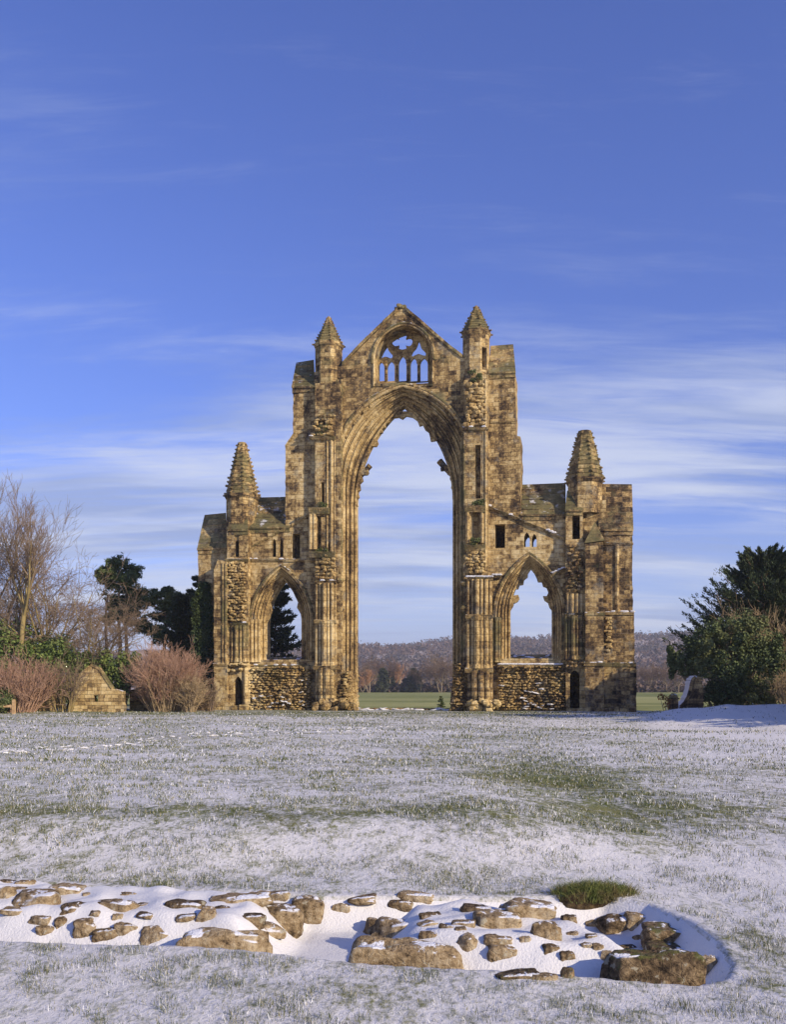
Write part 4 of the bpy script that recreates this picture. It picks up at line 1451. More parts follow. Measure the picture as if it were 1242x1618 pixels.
# ------------------------------------------------------------------ plants: stems, twigs, leaves
def seg_tubes(P0, P1, R0, R1, sides=3):
    P0, P1 = np.asarray(P0), np.asarray(P1)
    n = len(P0)
    d = P1 - P0
    d = d / (np.linalg.norm(d, axis=1, keepdims=True) + 1e-9)
    ref = np.where(np.abs(d[:, 2:3]) < .9, [[0, 0, 1.0]], [[1.0, 0, 0]])
    x = np.cross(d, ref)
    x /= np.linalg.norm(x, axis=1, keepdims=True)
    y = np.cross(d, x)
    ang = np.arange(sides) * 2 * np.pi / sides
    c, s_ = np.cos(ang), np.sin(ang)
    off = x[:, None, :] * c[None, :, None] + y[:, None, :] * s_[None, :, None]
    A = P0[:, None, :] + off * np.asarray(R0)[:, None, None]
    B = P1[:, None, :] + off * np.asarray(R1)[:, None, None]
    v = np.concatenate([A, B], 1).reshape(-1, 3)
    b = (np.arange(n) * 2 * sides)[:, None]
    fs = []
    for k in range(sides):
        k2 = (k + 1) % sides
        fs.append(np.stack([b[:, 0] + k, b[:, 0] + k2, b[:, 0] + sides + k2, b[:, 0] + sides + k], 1))
    return v, np.stack(fs, 1).reshape(-1, 4)


def nrmz(v):
    return v / (np.linalg.norm(v, axis=-1, keepdims=True) + 1e-9)


def grow(r, start, dirs, lens, rads, levels):
    """branching skeleton. levels: list of dict(nseg, wob, up, taper, kids, ang, ratio, tmin). Returns, per level, (P0, P1, R0, R1) and the tip points"""
    res, tips = [], None
    st, di, ln, rd = (np.asarray(q, float) for q in (start, dirs, lens, rads))
    for li, lv in enumerate(levels):
        n, ns = len(st), lv['nseg']
        pts, ds = [st], []
        d = nrmz(di)
        for i in range(ns):
            d = nrmz(d + lv['wob'] * r.normal(size=(n, 3)) + np.array([0, 0, lv['up']]))
            ds.append(d)
            pts.append(pts[-1] + d * (ln / ns)[:, None])
        pts, ds = np.stack(pts, 1), np.stack(ds, 1)
        tt = np.linspace(0, 1, ns + 1)
        rr = rd[:, None] * (1 - tt[None] * (1 - lv['taper']))
        res.append((pts[:, :-1].reshape(-1, 3), pts[:, 1:].reshape(-1, 3), rr[:, :-1].ravel(), rr[:, 1:].ravel()))
        tips = pts[:, -1]
        if li == len(levels) - 1: break
        k = lv['kids']
        t = r.uniform(lv['tmin'], 1.0, (n, k))
        t[:, 0] = 1.0
        fi = np.minimum((t * ns).astype(int), ns - 1)
        fr_ = t * ns - fi
        ar = np.arange(n)[:, None]
        p = pts[ar, fi] * (1 - fr_[..., None]) + pts[ar, fi + 1] * fr_[..., None]
        pd = ds[ar, fi]
        perp = np.cross(pd, r.normal(size=pd.shape))
        perp = nrmz(perp)
        an = lv['ang'] * r.uniform(.6, 1.35, (n, k))
        an[:, 0] *= .4
        nd = nrmz(pd * np.cos(an)[..., None] + perp * np.sin(an)[..., None])
        nl = ln[:, None] * lv['ratio'] * r.uniform(.65, 1.2, (n, k)) * (1.15 - .45 * t)
        nr = np.maximum(rd[:, None] * (1 - t * (1 - lv['taper'])) * lv.get('rr', .62), lv.get('rmin', .012))
        st, di, ln, rd = p.reshape(-1, 3), nd.reshape(-1, 3), nl.ravel(), nr.ravel()
    return res, tips


def LV(nseg, wob, up, taper, kids=0, ang=.6, ratio=.6, tmin=.3, **k):
    return dict(nseg=nseg, wob=wob, up=up, taper=taper, kids=kids, ang=ang, ratio=ratio, tmin=tmin, **k)


def from_segs(name, segs, mat, parent, sides=3):
    vs, fs, b = [], [], 0
    for (p0, p1, r0, r1) in segs:
        v, f = seg_tubes(p0, p1, r0, r1, sides)
        vs.append(v)
        fs.append(f + b)
        b += len(v)
    return npmesh(name, np.concatenate(vs), np.concatenate(fs), mat, parent)


def bare_tree(name, loc, h, label, seed, lean=(0, 0), spread=.55, kids=(5, 5, 4, 3), trunk_h=.35, rad=.2, mats=None, up=.10, stems=1, rmin=.012, cat='tree', group=None, wob=.16):
    r = np.random.default_rng(seed)
    root = empty(name, loc, 0, label, cat, group)
    st = [[r.uniform(-.15, .15) * (stems > 1) * 2, r.uniform(-.15, .15) * (stems > 1), -.25] for _ in range(stems)]
    di = [[lean[0] + r.normal() * .25 * (stems > 1), lean[1] + r.normal() * .25 * (stems > 1), 1] for _ in range(stems)]
    ln = [h * trunk_h * r.uniform(.85, 1.15) for _ in range(stems)]
    lv = [LV(5, .05, .05, .72, kids[0], spread, 1.05, .45, rr=.62, rmin=rmin), LV(6, wob * .7, up, .35, kids[1], spread, .62, .25, rr=.6, rmin=rmin),
          LV(5, wob, up, .4, kids[2], spread * 1.1, .62, .2, rr=.6, rmin=rmin), LV(4, wob, up * 1.2, .5, kids[3], spread * 1.1, .58, .15, rr=.7, rmin=rmin), LV(3, wob, up, .6)]
    segs, tips = grow(r, st, di, ln, [rad * r.uniform(.7, 1) for _ in range(stems)], lv)
    k_ = h / max(float(np.percentile(s_[1][:, 2], 99.8)) for s_ in segs)      # to the height measured
    segs = [(p0 * k_, p1 * k_, r0, r1) for (p0, p1, r0, r1) in segs]
    bm, tm = mats or (M_BARK, M_TWIG)
    from_segs('trunk', segs[:1], bm, root, 7)
    from_segs('limbs', segs[1:2], bm, root, 5)
    from_segs('twigs', segs[2:], tm, root, 3)
    return root


def twig_shrub(name, loc, rx, ry, h, label, seed, n=70, mats=None, cat='shrub', rmin=.010, fan=.9, group=None, nk=(6, 5)):
    """a leafless bush: many stems fanning up from the ground, each breaking into fine twigs"""
    r = np.random.default_rng(seed)
    root = empty(name, loc, 0, label, cat, group)
    an, q = r.uniform(0, 6.283, n), r.uniform(0, 1, n) ** .5
    st = np.stack([np.cos(an) * q * rx * .45, np.sin(an) * q * ry * .45, np.full(n, -.15)], 1)
    di = np.stack([np.cos(an) * q * fan * rx / max(h, .1) * 1.3, np.sin(an) * q * fan * ry / max(h, .1) * 1.3, np.full(n, 1.0)], 1)
    ln = h * r.uniform(.55, .8, n) * (1.05 - .25 * q)
    lv = [LV(5, .10, .04, .5, nk[0], .55, .50, .25, rr=.7, rmin=rmin), LV(4, .16, .06, .6, nk[1], .6, .6, .15, rr=.8, rmin=rmin), LV(3, .2, .05, .7)]
    segs, tips = grow(r, st, di, ln, np.full(n, .03), lv)
    from_segs('stems', segs[:1], mats[0], root, 4)
    from_segs('twigs', segs[1:], mats[1], root, 3)
    return root


def blob_bush(name, loc, clumps, label, mat, seed, per=700, size=.12, cat='bush', stems=True, group=None):
    """an evergreen mass: leaves spread through overlapping clumps, with a few stems inside"""
    rng = np.random.default_rng(seed)
    root = empty(name, loc, 0, label, cat, group)
    c = np.array([q[:3] for q in clumps], float)
    rd = np.array([q[3:6] if len(q) > 5 else (q[3], q[3], q[3]) for q in clumps], float)
    # each clump breaks into smaller ones
    cs, rs = [], []
    for a_, b_ in zip(c, rd):
        m = 16
        d = nrmz(rng.normal(size=(m, 3))) * rng.uniform(.35, 1.0, (m, 1))
        cs.append(a_ + d * b_)
        rs.append(np.repeat((b_ * .34)[None], m, 0) * rng.uniform(.7, 1.4, (m, 1)))
    cs, rs = np.concatenate(cs), np.concatenate(rs)
    cnt = np.maximum((per / 16 * rng.uniform(.6, 1.4, len(cs))).astype(int), 6)
    c2 = np.repeat(cs, cnt, axis=0)
    v, f = leafcloud(c2, np.repeat(rs, cnt, axis=0), np.ones(len(c2), int), size)
    npmesh('leaves', v, f, mat, root)
    if stems:
        r = np.random.default_rng(seed + 1)
        p0, p1 = [], []
        for a_ in c:
            for _ in range(3):
                p0.append([a_[0] * .4 + r.normal() * .2, a_[1] * .4, -.2])
                p1.append(a_ + r.normal(size=3) * .2)
        from_segs('stems', [(np.array(p0), np.array(p1), np.full(len(p0), .07), np.full(len(p0), .03))], M_BARK, root, 5)
    return root


def conifer(name, loc, h, rbase, label, seed, mat, trunk_mat, bottom=.08, layers=16, per=6, needles=70, size=.16, droop=-.15, shape=1.0, cat='tree', up=0.0, group=None, spiky=False):
    """trunk, whorls of side branches, needle sprays along each branch"""
    r = np.random.default_rng(seed)
    root = empty(name, loc, 0, label, cat, group)
    zt = np.linspace(0, 1, 9)
    ax = np.stack([r.normal(size=9) * .03 * h * .2, r.normal(size=9) * .02 * h * .2, zt * h * .97], 1)
    ax[0] = (0, 0, -.3)
    from_segs('trunk', [(ax[:-1], ax[1:], .022 * h * (1.05 - zt[:-1]), .022 * h * (1.05 - zt[1:]))], trunk_mat, root, 7)
    p0, p1, r0, r1, nc, nr, sprays = [], [], [], [], [], [], []
    for i in range(layers):
        t = bottom + (1 - bottom) * (i + r.uniform(-.3, .3)) / layers
        t = min(max(t, bottom), .985)
        rad = rbase * (1 - t) ** shape * r.uniform(.75, 1.15) + .12 * rbase
        for k in range(per):
            an = r.uniform(0, 6.283)
            ln = rad * r.uniform(.65, 1.15)
            d = np.array([math.cos(an), math.sin(an), droop + up * r.uniform(.5, 1.3)])
            b = np.array([np.interp(t, zt, ax[:, 0]), np.interp(t, zt, ax[:, 1]), t * h])
            m = 4
            prev = b
            sprays.append((b, d, ln))
            for s_ in range(m):
                nx_ = b + d * ln * (s_ + 1) / m + np.array([0, 0, .10 * ln * ((s_ + 1) / m) ** 2 * (1 if not spiky else 2.2)]) + r.normal(size=3) * .05 * ln
                p0.append(prev)
                p1.append(nx_)
                r0.append(.05 * (1 - s_ / m) + .012)
                r1.append(.05 * (1 - (s_ + 1) / m) + .012)
                if s_ >= 1 or t > .6:
                    for q in range(2):
                        nc.append(prev + (nx_ - prev) * r.uniform(.2, 1) + r.normal(size=3) * .09 * ln * (1 - .5 * s_ / m))
                        nr.append(np.array([.17, .17, .09]) * ln * r.uniform(.7, 1.2) * (1.25 - .7 * s_ / m) + .05)
                prev = nx_
    from_segs('branches', [(np.array(p0), np.array(p1), np.array(r0), np.array(r1))], trunk_mat, root, 4)
    rng = np.random.default_rng(seed + 5)
    nc, nr = np.array(nc), np.array(nr)
    c2, r2 = np.repeat(nc, needles, axis=0), np.repeat(nr, needles, axis=0)
    if spiky:                                        # sprays that point along the rising branch tips
        n_ = len(c2)
        d0 = c2 * np.array([1, 1, 0])
        d0 = nrmz(nrmz(d0) * .8 + np.array([0, 0, .75]) + .38 * rng.normal(size=(n_, 3)))
        p_ = c2 + rng.normal(size=(n_, 3)) * r2 * .45
        sd = nrmz(np.cross(d0, rng.normal(size=(n_, 3))))
        ln_ = size * rng.uniform(1.0, 2.6, (n_, 1))
        wd_ = size * rng.uniform(.16, .30, (n_, 1))
        # each branch ends in a tapering pointed spray
        sb, sdir, sl = (np.array([q[i] for q in sprays]) for i in range(3))
        kk = int(needles * 5)
        ib = np.repeat(np.arange(len(sb)), kk)
        tq = rng.uniform(.40, 1.12, len(ib))[:, None]
        l1 = sl[ib][:, None]
        q_ = sb[ib] + sdir[ib] * l1 * tq + np.array([0, 0, .22]) * l1 * tq ** 2 + rng.normal(size=(len(ib), 3)) * (.085 * l1 * np.maximum(1.2 - tq, .04))
        p_ = np.concatenate([p_[::2], q_])
        d0 = np.concatenate([d0[::2], nrmz(sdir[ib] + np.array([0, 0, .45]) * tq + .42 * rng.normal(size=(len(ib), 3)))])
        n_ = len(p_)
        sd = nrmz(np.cross(d0, rng.normal(size=(n_, 3))))
        ln_ = size * rng.uniform(.8, 2.0, (n_, 1))
        wd_ = size * rng.uniform(.16, .30, (n_, 1))
        v = np.stack([p_, p_ + d0 * ln_ * .5 + sd * wd_, p_ + d0 * ln_, p_ + d0 * ln_ * .5 - sd * wd_], 1).reshape(-1, 3)
        f = np.arange(n_ * 4).reshape(n_, 4)
    else:
        v, f = leafcloud(c2, r2, np.ones(len(c2), int), size, .45)
    npmesh('needles', v, f, mat, root)
    return root


# ------------------------------------------------------------------ left side
def gz_(x, y):
    return float(surf_h(np.array([x]), np.array([y]))[0])


def spot(px, y):
    x = (px - CX) / F * y
    return (x, y, gz_(x, y))


def htop(py, y, z=0.0):
    return EYE - (py - HY) / F * y - z


# the golden gable and the low garden wall
y_ = 62.0
x_, _, zg = spot(150, y_)
gab = empty('garden_building', (x_, y_, zg), 0, 'small golden sandstone gable end among the bushes on the left', 'building')
def gp(px, py, y=62.0):
    return ((px - CX) / F * y - x_, EYE - (py - HY) / F * y - zg)
mb = MB()
o_ = [gp(107, 1128), gp(111, 1100), gp(120, 1078), gp(131, 1062), gp(144, 1052), gp(155, 1057), gp(165, 1072), gp(175, 1088), gp(194, 1092), gp(196, 1128)]
o_[0], o_[-1] = (o_[0][0], -.4), (o_[-1][0], -.4)
(va, vb), (vc, vd) = gp(148, 1108), gp(155, 1098)
mb.prism(rough(o_, .25, .05), 0, .6, [[(va, vb), (va, vd), (vc, vd), (vc, vb)]])
mb.build('wall', M_GOLD, gab)
mb = MB()
for (a_, b_) in ((gp(144, 1051), gp(155, 1056)), (gp(155, 1056), gp(165, 1071)), (gp(165, 1071), gp(176, 1087)), (gp(131, 1061), gp(144, 1051)), (gp(120, 1077), gp(131, 1061))):
    mb.hexa([(a_[0], -.06, a_[1] - .05), (b_[0], -.06, b_[1] - .05), (b_[0], .64, b_[1] - .05), (a_[0], .64, a_[1] - .05),
             (a_[0], -.06, a_[1] + .08), (b_[0], -.06, b_[1] + .08), (b_[0], .64, b_[1] + .08), (a_[0], .64, a_[1] + .08)])
mb.build('coping', M_GREEN, gab)


def lowwall(x0, x1, pyt, y, label, mat=M_GOLD, hole=None, thick=.5):
    xm = ((x0 + x1) / 2 - CX) / F * y
    zg_ = gz_(xm, y)
    root = empty('garden_wall', (xm, y, zg_), 0, label, 'wall')
    def q(px, py): return ((px - CX) / F * y - xm, EYE - (py - HY) / F * y - zg_)
    n_ = 10
    o_ = [(q(x0, pyt)[0], -.4)] + [(q(x0 + (x1 - x0) * i / n_, pyt)[0], q(x0, pyt + random.uniform(-1.2, 1.2))[1]) for i in range(n_ + 1)] + [(q(x1, pyt)[0], -.4)]
    mb = MB()
    mb.prism(rough(o_, .3, .02), 0, thick, [opening_q(q, hole)] if hole else [])
    mb.build('wall', mat, root)
    mb = MB()
    for i in range(n_):
        (ua, za), (ub, zb) = o_[i + 1], o_[i + 2]
        mb.hexa([(ua, -.06, za), (ub, -.06, zb), (ub, thick + .06, zb), (ua, thick + .06, za), (ua, .0, za + .12), (ub, .0, zb + .12), (ub, thick, zb + .12), (ua, thick, za + .12)])
    mb.build('coping', M_GREEN, root)
    return root


def opening_q(q, h):
    (ua, za), (ub, zb) = q(h[0], h[3]), q(h[1], h[2])
    return arch_path((ua + ub) / 2, (ub - ua) / 2, za, za + (zb - za) * .55, zb, 5, 1)


lowwall(30, 84, 1094, 61.0, 'low golden stone wall beside the russet bush at the left edge')
lowwall(205, 287, 1092, 67.0, 'low golden stone wall behind the large pinkish red bush', hole=(265, 277, 1108, 1122))
lowwall(287, 330, 1092, 68.5, 'short dark stretch of garden wall running into the left end of the ruin', M_DARK)
mb = MB()
fx, fy, fz = spot(22, 57.5)
fp = empty('fence_post', (fx, fy, fz), 0, 'pale wooden fence post with a broken rail at the left edge of the lawn', 'post')
mb.box(-.09, .09, -.08, .08, -.3, .85, .01)
mb.box(-.07, .07, -.06, .06, .85, .90, .01)
mb.build('post', M_WOOD, fp)
mb = MB()
mb.box(-.95, -.09, -.05, .03, .42, .55, .015)
mb.build('rail', M_WOOD, fp)

# evergreen ivy banks along the garden wall
x_, y_, z_ = spot(20, 66)
blob_bush('ivy_bank', (x_, y_, z_), [(-3, 0, 3.6, 2.6, 1.6, 2.6), (-.6, .3, 3.4, 2.2, 1.6, 2.5), (1.4, -.3, 3.0, 2.0, 1.5, 2.3), (3.6, 0, 2.6, 2.2, 1.5, 2.3), (5.4, .3, 2.2, 1.8, 1.4, 1.9), (-6, 0, 3.2, 2.4, 1.5, 2.2)],
          'bright green ivy bank behind the russet bush at the far left', M_IVY, 21, 2600, .10)
x_, y_, z_ = spot(192, 65.5)
blob_bush('ivy_bank', (x_, y_, z_), [(-.6, 0, 2.4, 1.5, 1.2, 1.9), (.5, 0, 2.3, 1.3, 1.2, 1.9), (-1.8, .3, 2.2, 1.3, 1.1, 1.7)],
          'green ivy bank behind the golden gable, left of the pinkish red bush', M_IVY, 22, 2200, .10)
x_, y_, z_ = spot(98, 66)
blob_bush('ivy_bank', (x_, y_, z_), [(0, 0, 1.7, 1.8, 1.2, 2.0), (-1.0, .2, 2.8, 1.5, 1.2, 1.6), (1.2, .3, 3.0, 1.4, 1.2, 1.4)],
          'shadowy green ivy between the low wall and the golden gable', M_IVY, 23, 2200, .10)
x_, y_, z_ = spot(2, 58)
blob_bush('evergreen_bush', (x_, y_, z_), [(-.6, 0, .9, .9, .8, 1.0), (.1, .2, .7, .7, .7, .8), (-1.2, 0, .8, .8, .8, .9)], 'small dark green bush behind the fence post at the left edge', M_BUSH, 24, 1500, .08)

# leafless bushes
x_, y_, z_ = spot(24, 59.5)
twig_shrub('russet_bush', (x_, y_, z_), 2.4, 1.6, 4.1, 'leafless russet red bush at the left edge before the ivy', 31, 130, (M_RTWIG, M_RTWIG))
x_, y_, z_ = spot(262, 64.5)
twig_shrub('pink_twig_bush', (x_, y_, z_), 2.2, 1.8, 4.9, 'large rounded leafless bush with pinkish red twigs left of the ruin', 32, 210, (M_TTWIG, M_RTWIG))
x_, y_, z_ = spot(300, 63.5)
twig_shrub('tan_bush', (x_, y_, z_), .8, .8, 2.9, 'smaller pale tan leafless bush at the foot of the ivy clad buttress', 33, 60, (M_TTWIG, M_TTWIG))
x_, y_, z_ = spot(100, 60.5)
twig_shrub('olive_bush', (x_, y_, z_), 1.5, 1.0, 4.2, 'slender olive brown leafless bush in front of the golden gable', 34, 26, (M_GTWIG, M_TWIG), fan=1.1)
x_, y_, z_ = spot(330, 66)
twig_shrub('tan_bush', (x_, y_, z_), .7, .5, 2.4, 'thin grey leafless bush against the foot of the left buttress', 35, 14, (M_TWIG, M_TWIG))

# leafless trees behind the wall
def T(px, y): return spot(px, y)
bare_tree('bare_tree', T(-30, 70), 17.5, 'tallest leafless grey tree at the left edge of the photo', 45, (.10, 0), .52, (7, 8, 6, 5), .30, .26, (M_GTWIG, M_TWIG), .13)
bare_tree('bare_tree', T(22, 66), 16.6, 'tall leafless tree with pale olive limbs leaning right at the far left', 42, (.13, 0), .50, (7, 8, 6, 5), .32, .22, (M_GTWIG, M_TWIG), .14)
bare_tree('bare_tree', T(95, 69), 12.2, 'broad brown leafless tree just behind the golden gable', 47, (0, 0), .75, (8, 8, 6, 4), .30, .18, (M_GTWIG, M_TWIG), .02, stems=2)
bare_tree('bare_tree', T(142, 67), 10.6, 'low spreading leafless tree between the gable and the pines', 48, (.05, 0), .72, (8, 8, 6, 4), .32, .14, (M_GTWIG, M_TWIG), .03, stems=2)
bare_tree('bare_tree', T(58, 73), 13.0, 'dense grey brown leafless tree behind the ivy bank', 49, (0, 0), .78, (8, 8, 6, 4), .30, .18, (M_BARK, M_TWIG), .0, stems=2)
bare_tree('bare_tree', T(-120, 70), 16.0, 'leafless tree beyond the left edge', 50, (0, 0), .55, (6, 6, 5, 3), .30, .22, (M_GTWIG, M_TWIG), .12)
x_, y_, z_ = spot(55, 68)
blob_bush('evergreen_bush', (x_, y_, z_), [(-.8, 0, 4.6, 2.2, 1.4, 1.8), (1.4, .3, 4.2, 2.0, 1.3, 1.6), (-3.0, 0, 4.6, 1.8, 1.3, 1.8)], 'olive green evergreen bush among the bare trunks on the left', M_BUSH, 51, 1500, .12)


# pines
def pine(px, y, pyt, label, seed, clumps, trunks):
    x, yy_, z = spot(px, y)
    root = empty('pine_tree', (x, yy_, z), 0, label, 'tree', 'pine trees left of the ruin')
    s_ = y / F
    p0, p1, r0, r1 = [], [], [], []
    for (ta, tb, pyb) in trunks:
        m = 6
        a_ = np.array([(ta - px) * s_, 0, -.3])
        b_ = np.array([(tb - px) * s_, .2, EYE - (pyb - HY) * s_ - z])
        pr = a_
        for i in range(m):
            nx_ = a_ + (b_ - a_) * (i + 1) / m + np.random.default_rng(seed + i).normal(size=3) * .08
            p0.append(pr); p1.append(nx_); r0.append(.28 * (1 - .75 * i / m)); r1.append(.28 * (1 - .75 * (i + 1) / m))
            pr = nx_
    from_segs('trunk', [(np.array(p0), np.array(p1), np.array(r0), np.array(r1))], M_PTRUNK, root, 7)
    r = np.random.default_rng(seed)
    cs, rs, b0, b1 = [], [], [], []
    for (cx_, cy_, rw, rh) in clumps:
        c = np.array([(cx_ - px) * s_, r.uniform(-1.2, 1.2), EYE - (cy_ - HY) * s_ - z])
        R_ = np.array([rw * s_, min(rw * s_ * .8, 2.0), rh * s_ * 1.25])
        tr = trunks[0]
        b0.append([(tr[0] + (tr[1] - tr[0]) * .6 - px) * s_, .1, c[2] - .8])
        b1.append(c)
        for k in range(36):
            d = nrmz(r.normal(size=3)) * r.uniform(.2, 1.0)
            cs.append(c + d * R_)
            rs.append(R_ * np.array([.19, .19, .13]) * r.uniform(.7, 1.3) + .05)
    from_segs('branches', [(np.array(b0), np.array(b1), np.full(len(b0), .09), np.full(len(b0), .03))], M_PTRUNK, root, 5)
    rng = np.random.default_rng(seed)
    cs, rs = np.array(cs), np.array(rs)
    c2, r2 = np.repeat(cs, 55, axis=0), np.repeat(rs, 55, axis=0) * rng.choice([.8, 1.2, 2.0], (len(cs) * 55, 1))
    rng = np.random.default_rng(seed)
    v, f = leafcloud(c2, r2, np.ones(len(c2), int), .16, .28)
    npmesh('crown', v, f, M_PINE, root)


pine(192, 88, 878, 'tall dense Scots pine with two bare trunks behind the leafless trees', 61,
     [(187, 890, 18, 10), (176, 902, 15, 9), (203, 900, 18, 10), (190, 912, 32, 10), (212, 918, 18, 9), (170, 920, 14, 9), (194, 934, 34, 11), (220, 936, 14, 8), (182, 948, 20, 9), (208, 952, 24, 9), (160, 908, 10, 10), (200, 968, 14, 6), (178, 962, 16, 8), (214, 968, 14, 8), (190, 975, 18, 7), (206, 985, 12, 6), (172, 980, 11, 6)],
     [(188, 188, 915), (197, 199, 920), (166, 168, 940)])
pine(262, 84, 928, 'lower spreading pine with open branch tips between the tall pine and the ruin', 62,
     [(264, 932, 9, 5), (250, 940, 14, 7), (276, 944, 12, 7), (236, 952, 14, 6), (262, 956, 20, 9), (284, 958, 14, 9), (248, 972, 26, 11), (225, 985, 14, 8), (278, 978, 22, 13), (240, 996, 28, 10), (266, 1005, 28, 14)],
     [(258, 262, 950), (276, 279, 960)])
x_, y_, z_ = spot(296, 79)
conifer('yew_tree', (x_, y_, z_), htop(938, 79, z_), 2.6, 'dark yew left of the ruin close beside the ivy clad buttress', 71, M_YEW, M_PTRUNK, .03, 22, 9, 40, .22, -.1, .55, spiky=True, up=.2)
x_, y_, z_ = spot(436, 86)
conifer('yew_tree', (x_, y_, z_), htop(912, 86, z_), 2.9, 'dark conifer seen through the left aisle window of the ruin', 72, M_YEW, M_PTRUNK, .03, 22, 8, 26, .24, -.2, .75, spiky=True, up=.2)
x_, y_, z_ = spot(318, 84)
conifer('yew_tree', (x_, y_, z_), htop(905, 84, z_), 2.2, 'slim dark conifer peeping past the left edge of the ruin', 73, M_YEW, M_PTRUNK, .03, 18, 7, 30, .22, -.2, .7, spiky=True, up=.2)

# ivy on the left buttress
cs, rs = [], []
for i in range(150):
    py_ = random.uniform(925, 1085)
    xr = 337 if py_ > 960 else 330
    xl = 306 + max(0, 955 - py_) * .5 - max(0, py_ - 1000) * .02
    u, z = L(random.uniform(xl, xr), py_, .3)
    cs.append(r2w(u, random.uniform(.0, .42), z))
    rs.append([.34, .22, .38])
rng = np.random.default_rng(5)
v, f = leafcloud(np.repeat(cs, 120, 0), np.repeat(rs, 120, 0), np.ones(120 * len(cs), int), .085)
tag(npmesh('ivy', v, f, M_DIVY), 'dark ivy climbing the outermost left buttress of the ruin', 'ivy')

# ------------------------------------------------------------------ right side
x_, y_, z_ = spot(1208, 68)
conifer('yew_tree', (x_, y_, z_ - .3), htop(872, 68, z_), 5.9, 'big dark spiky yew standing behind the bushes at the right edge', 81, M_YEW, M_PTRUNK, .06, 24, 10, 60, .16, .05, .72, up=.42, spiky=True)
x_, y_, z_ = spot(1260, 72)
conifer('yew_tree', (x_, y_, z_ - .3), htop(885, 72, z_), 5.5, 'dark yew partly cut off by the right edge', 82, M_YEW, M_PTRUNK, .06, 20, 8, 50, .17, .05, .7, up=.4, spiky=True)
x_, y_, z_ = spot(1150, 62)
s_ = 62 / F
def cb_(cx_, cy_, rw, rh, dy_=0.0): return ((cx_ - 1150) * s_, dy_, EYE - (cy_ - HY) * s_ - z_, rw * s_, min(rw * s_, 1.9), rh * s_)
blob_bush('evergreen_bush', (x_, y_, z_), [cb_(1150, 1000, 40, 34), cb_(1118, 1022, 34, 34), cb_(1185, 1012, 42, 40, .3), cb_(1092, 1050, 28, 36), cb_(1140, 1062, 44, 52, -.3), cb_(1190, 1065, 44, 50, -.2),
          cb_(1215, 1040, 26, 44, .3), cb_(1130, 1095, 34, 24, -.3), cb_(1170, 1098, 36, 22, -.4), cb_(1208, 1096, 28, 24), cb_(1068, 1040, 14, 26, .4)],
          'great rounded dark green bush beside the snow capped wall stub on the right', M_BUSH, 83, 3600, .085)
x_, y_, z_ = spot(1196, 64.5)
twig_shrub('tan_bush', (x_, y_, z_), 2.6, 1.2, 7.6, 'tan leafless twigs rising out of the dark bush on the right', 84, 70, (M_TTWIG, M_TTWIG), fan=.8)
x_, y_, z_ = spot(1245, 61)
twig_shrub('tan_bush', (x_, y_, z_), .9, .9, 3.2, 'thin brown leafless bush at the right edge of the photo', 85, 30, (M_TTWIG, M_TTWIG))

for (x_, y_, hh_, lab_) in ((25.5, 43.5, 10.5, 'dark yew outside the right edge, the nearer to the camera'), (28.0, 51.5, 10.0, 'unseen dark yew added beyond the right edge to shade the wall stub')):  # out of view; the one by the bush is added to shade the stub
    conifer('yew_tree', (x_, y_, gz_(x_, y_) - .2), hh_, 4.6, lab_, int(x_ * 10), M_YEW, M_PTRUNK, .06, 22, 10, 40, .2, .05, .6, up=.3, spiky=True)

# the wall stub with its sweeping, snow-capped top, and the pillar beside it
wx, wy, wz = spot(1082, 59)
stub_ = empty('wall_stub', (wx, wy, wz), 0, 'ruined wall stub with curved snow capped top under the dark bush', 'wall')
def wp(px, py): return ((px - CX) / F * 59 - wx, EYE - (py - HY) / F * 59 - wz)
cur = [(1070, 1119), (1078, 1116), (1085, 1109), (1090, 1100), (1093, 1090), (1095, 1080), (1098, 1072), (1102, 1069)]
o_ = [wp(*q) for q in cur] + [wp(1108, 1070), wp(1112, 1095), wp(1112, 1130)]
o_ = [(o_[0][0], -.4)] + o_[:-1] + [(o_[-1][0], -.4)]
mb = MB()
mb.prism(o_, 0, 1.5)
mb.build('wall', M_DARK, stub_)
mb = MB()
cur2 = []
for (a_, b_) in zip(cur[:-1], cur[1:]):
    cur2 += [a_, ((a_[0] + b_[0]) / 2 + random.uniform(-.5, .5), (a_[1] + b_[1]) / 2 + random.uniform(-.5, .5))]
cur2.append(cur[-1])
for (a_, b_) in zip(cur2[:-1], cur2[1:]):
    (ua, za), (ub, zb) = wp(*a_), wp(*b_)
    nx_, nz_ = -(zb - za), ub - ua
    l_ = math.hypot(nx_, nz_)
    nx_, nz_ = nx_ / l_ * random.uniform(.08, .16), nz_ / l_ * random.uniform(.08, .16)
    mb.hexa([(ua, .05, za), (ub, .05, zb), (ub, 1.3, zb), (ua, 1.3, za), (ua + nx_, .12, za + nz_), (ub + nx_, .12, zb + nz_), (ub + nx_, 1.2, zb + nz_), (ua + nx_, 1.2, za + nz_)])
mb.build('snow_cap', M_SNOW, stub_)
mb = MB()
u0_, z0_ = wp(1091, 1095)
mb.tube([(wp(*q)[0] - .12, -.05, wp(*q)[1] - .02) for q in cur[1:]], .10, 6)
mb.build('coping', M_DARK, stub_)
px_, py_, pz_ = spot(1064, 58.5)
pil = empty('gate_pillar', (px_, py_, pz_), 0, 'short stone pillar with a rounded cap beside the gap right of the ruin', 'pillar')
mb = MB()
mb.box(-.25, .25, -.25, .25, -.3, .85, .02)
mb.build('shaft', M_DARK, pil)
mb = MB()
mb.box(-.30, .30, -.30, .30, .85, .95, .02)
mb.frustum((0, 0), .30, .24, .95, 1.12, 8)
mb.frustum((0, 0), .24, .10, 1.12, 1.24, 8)
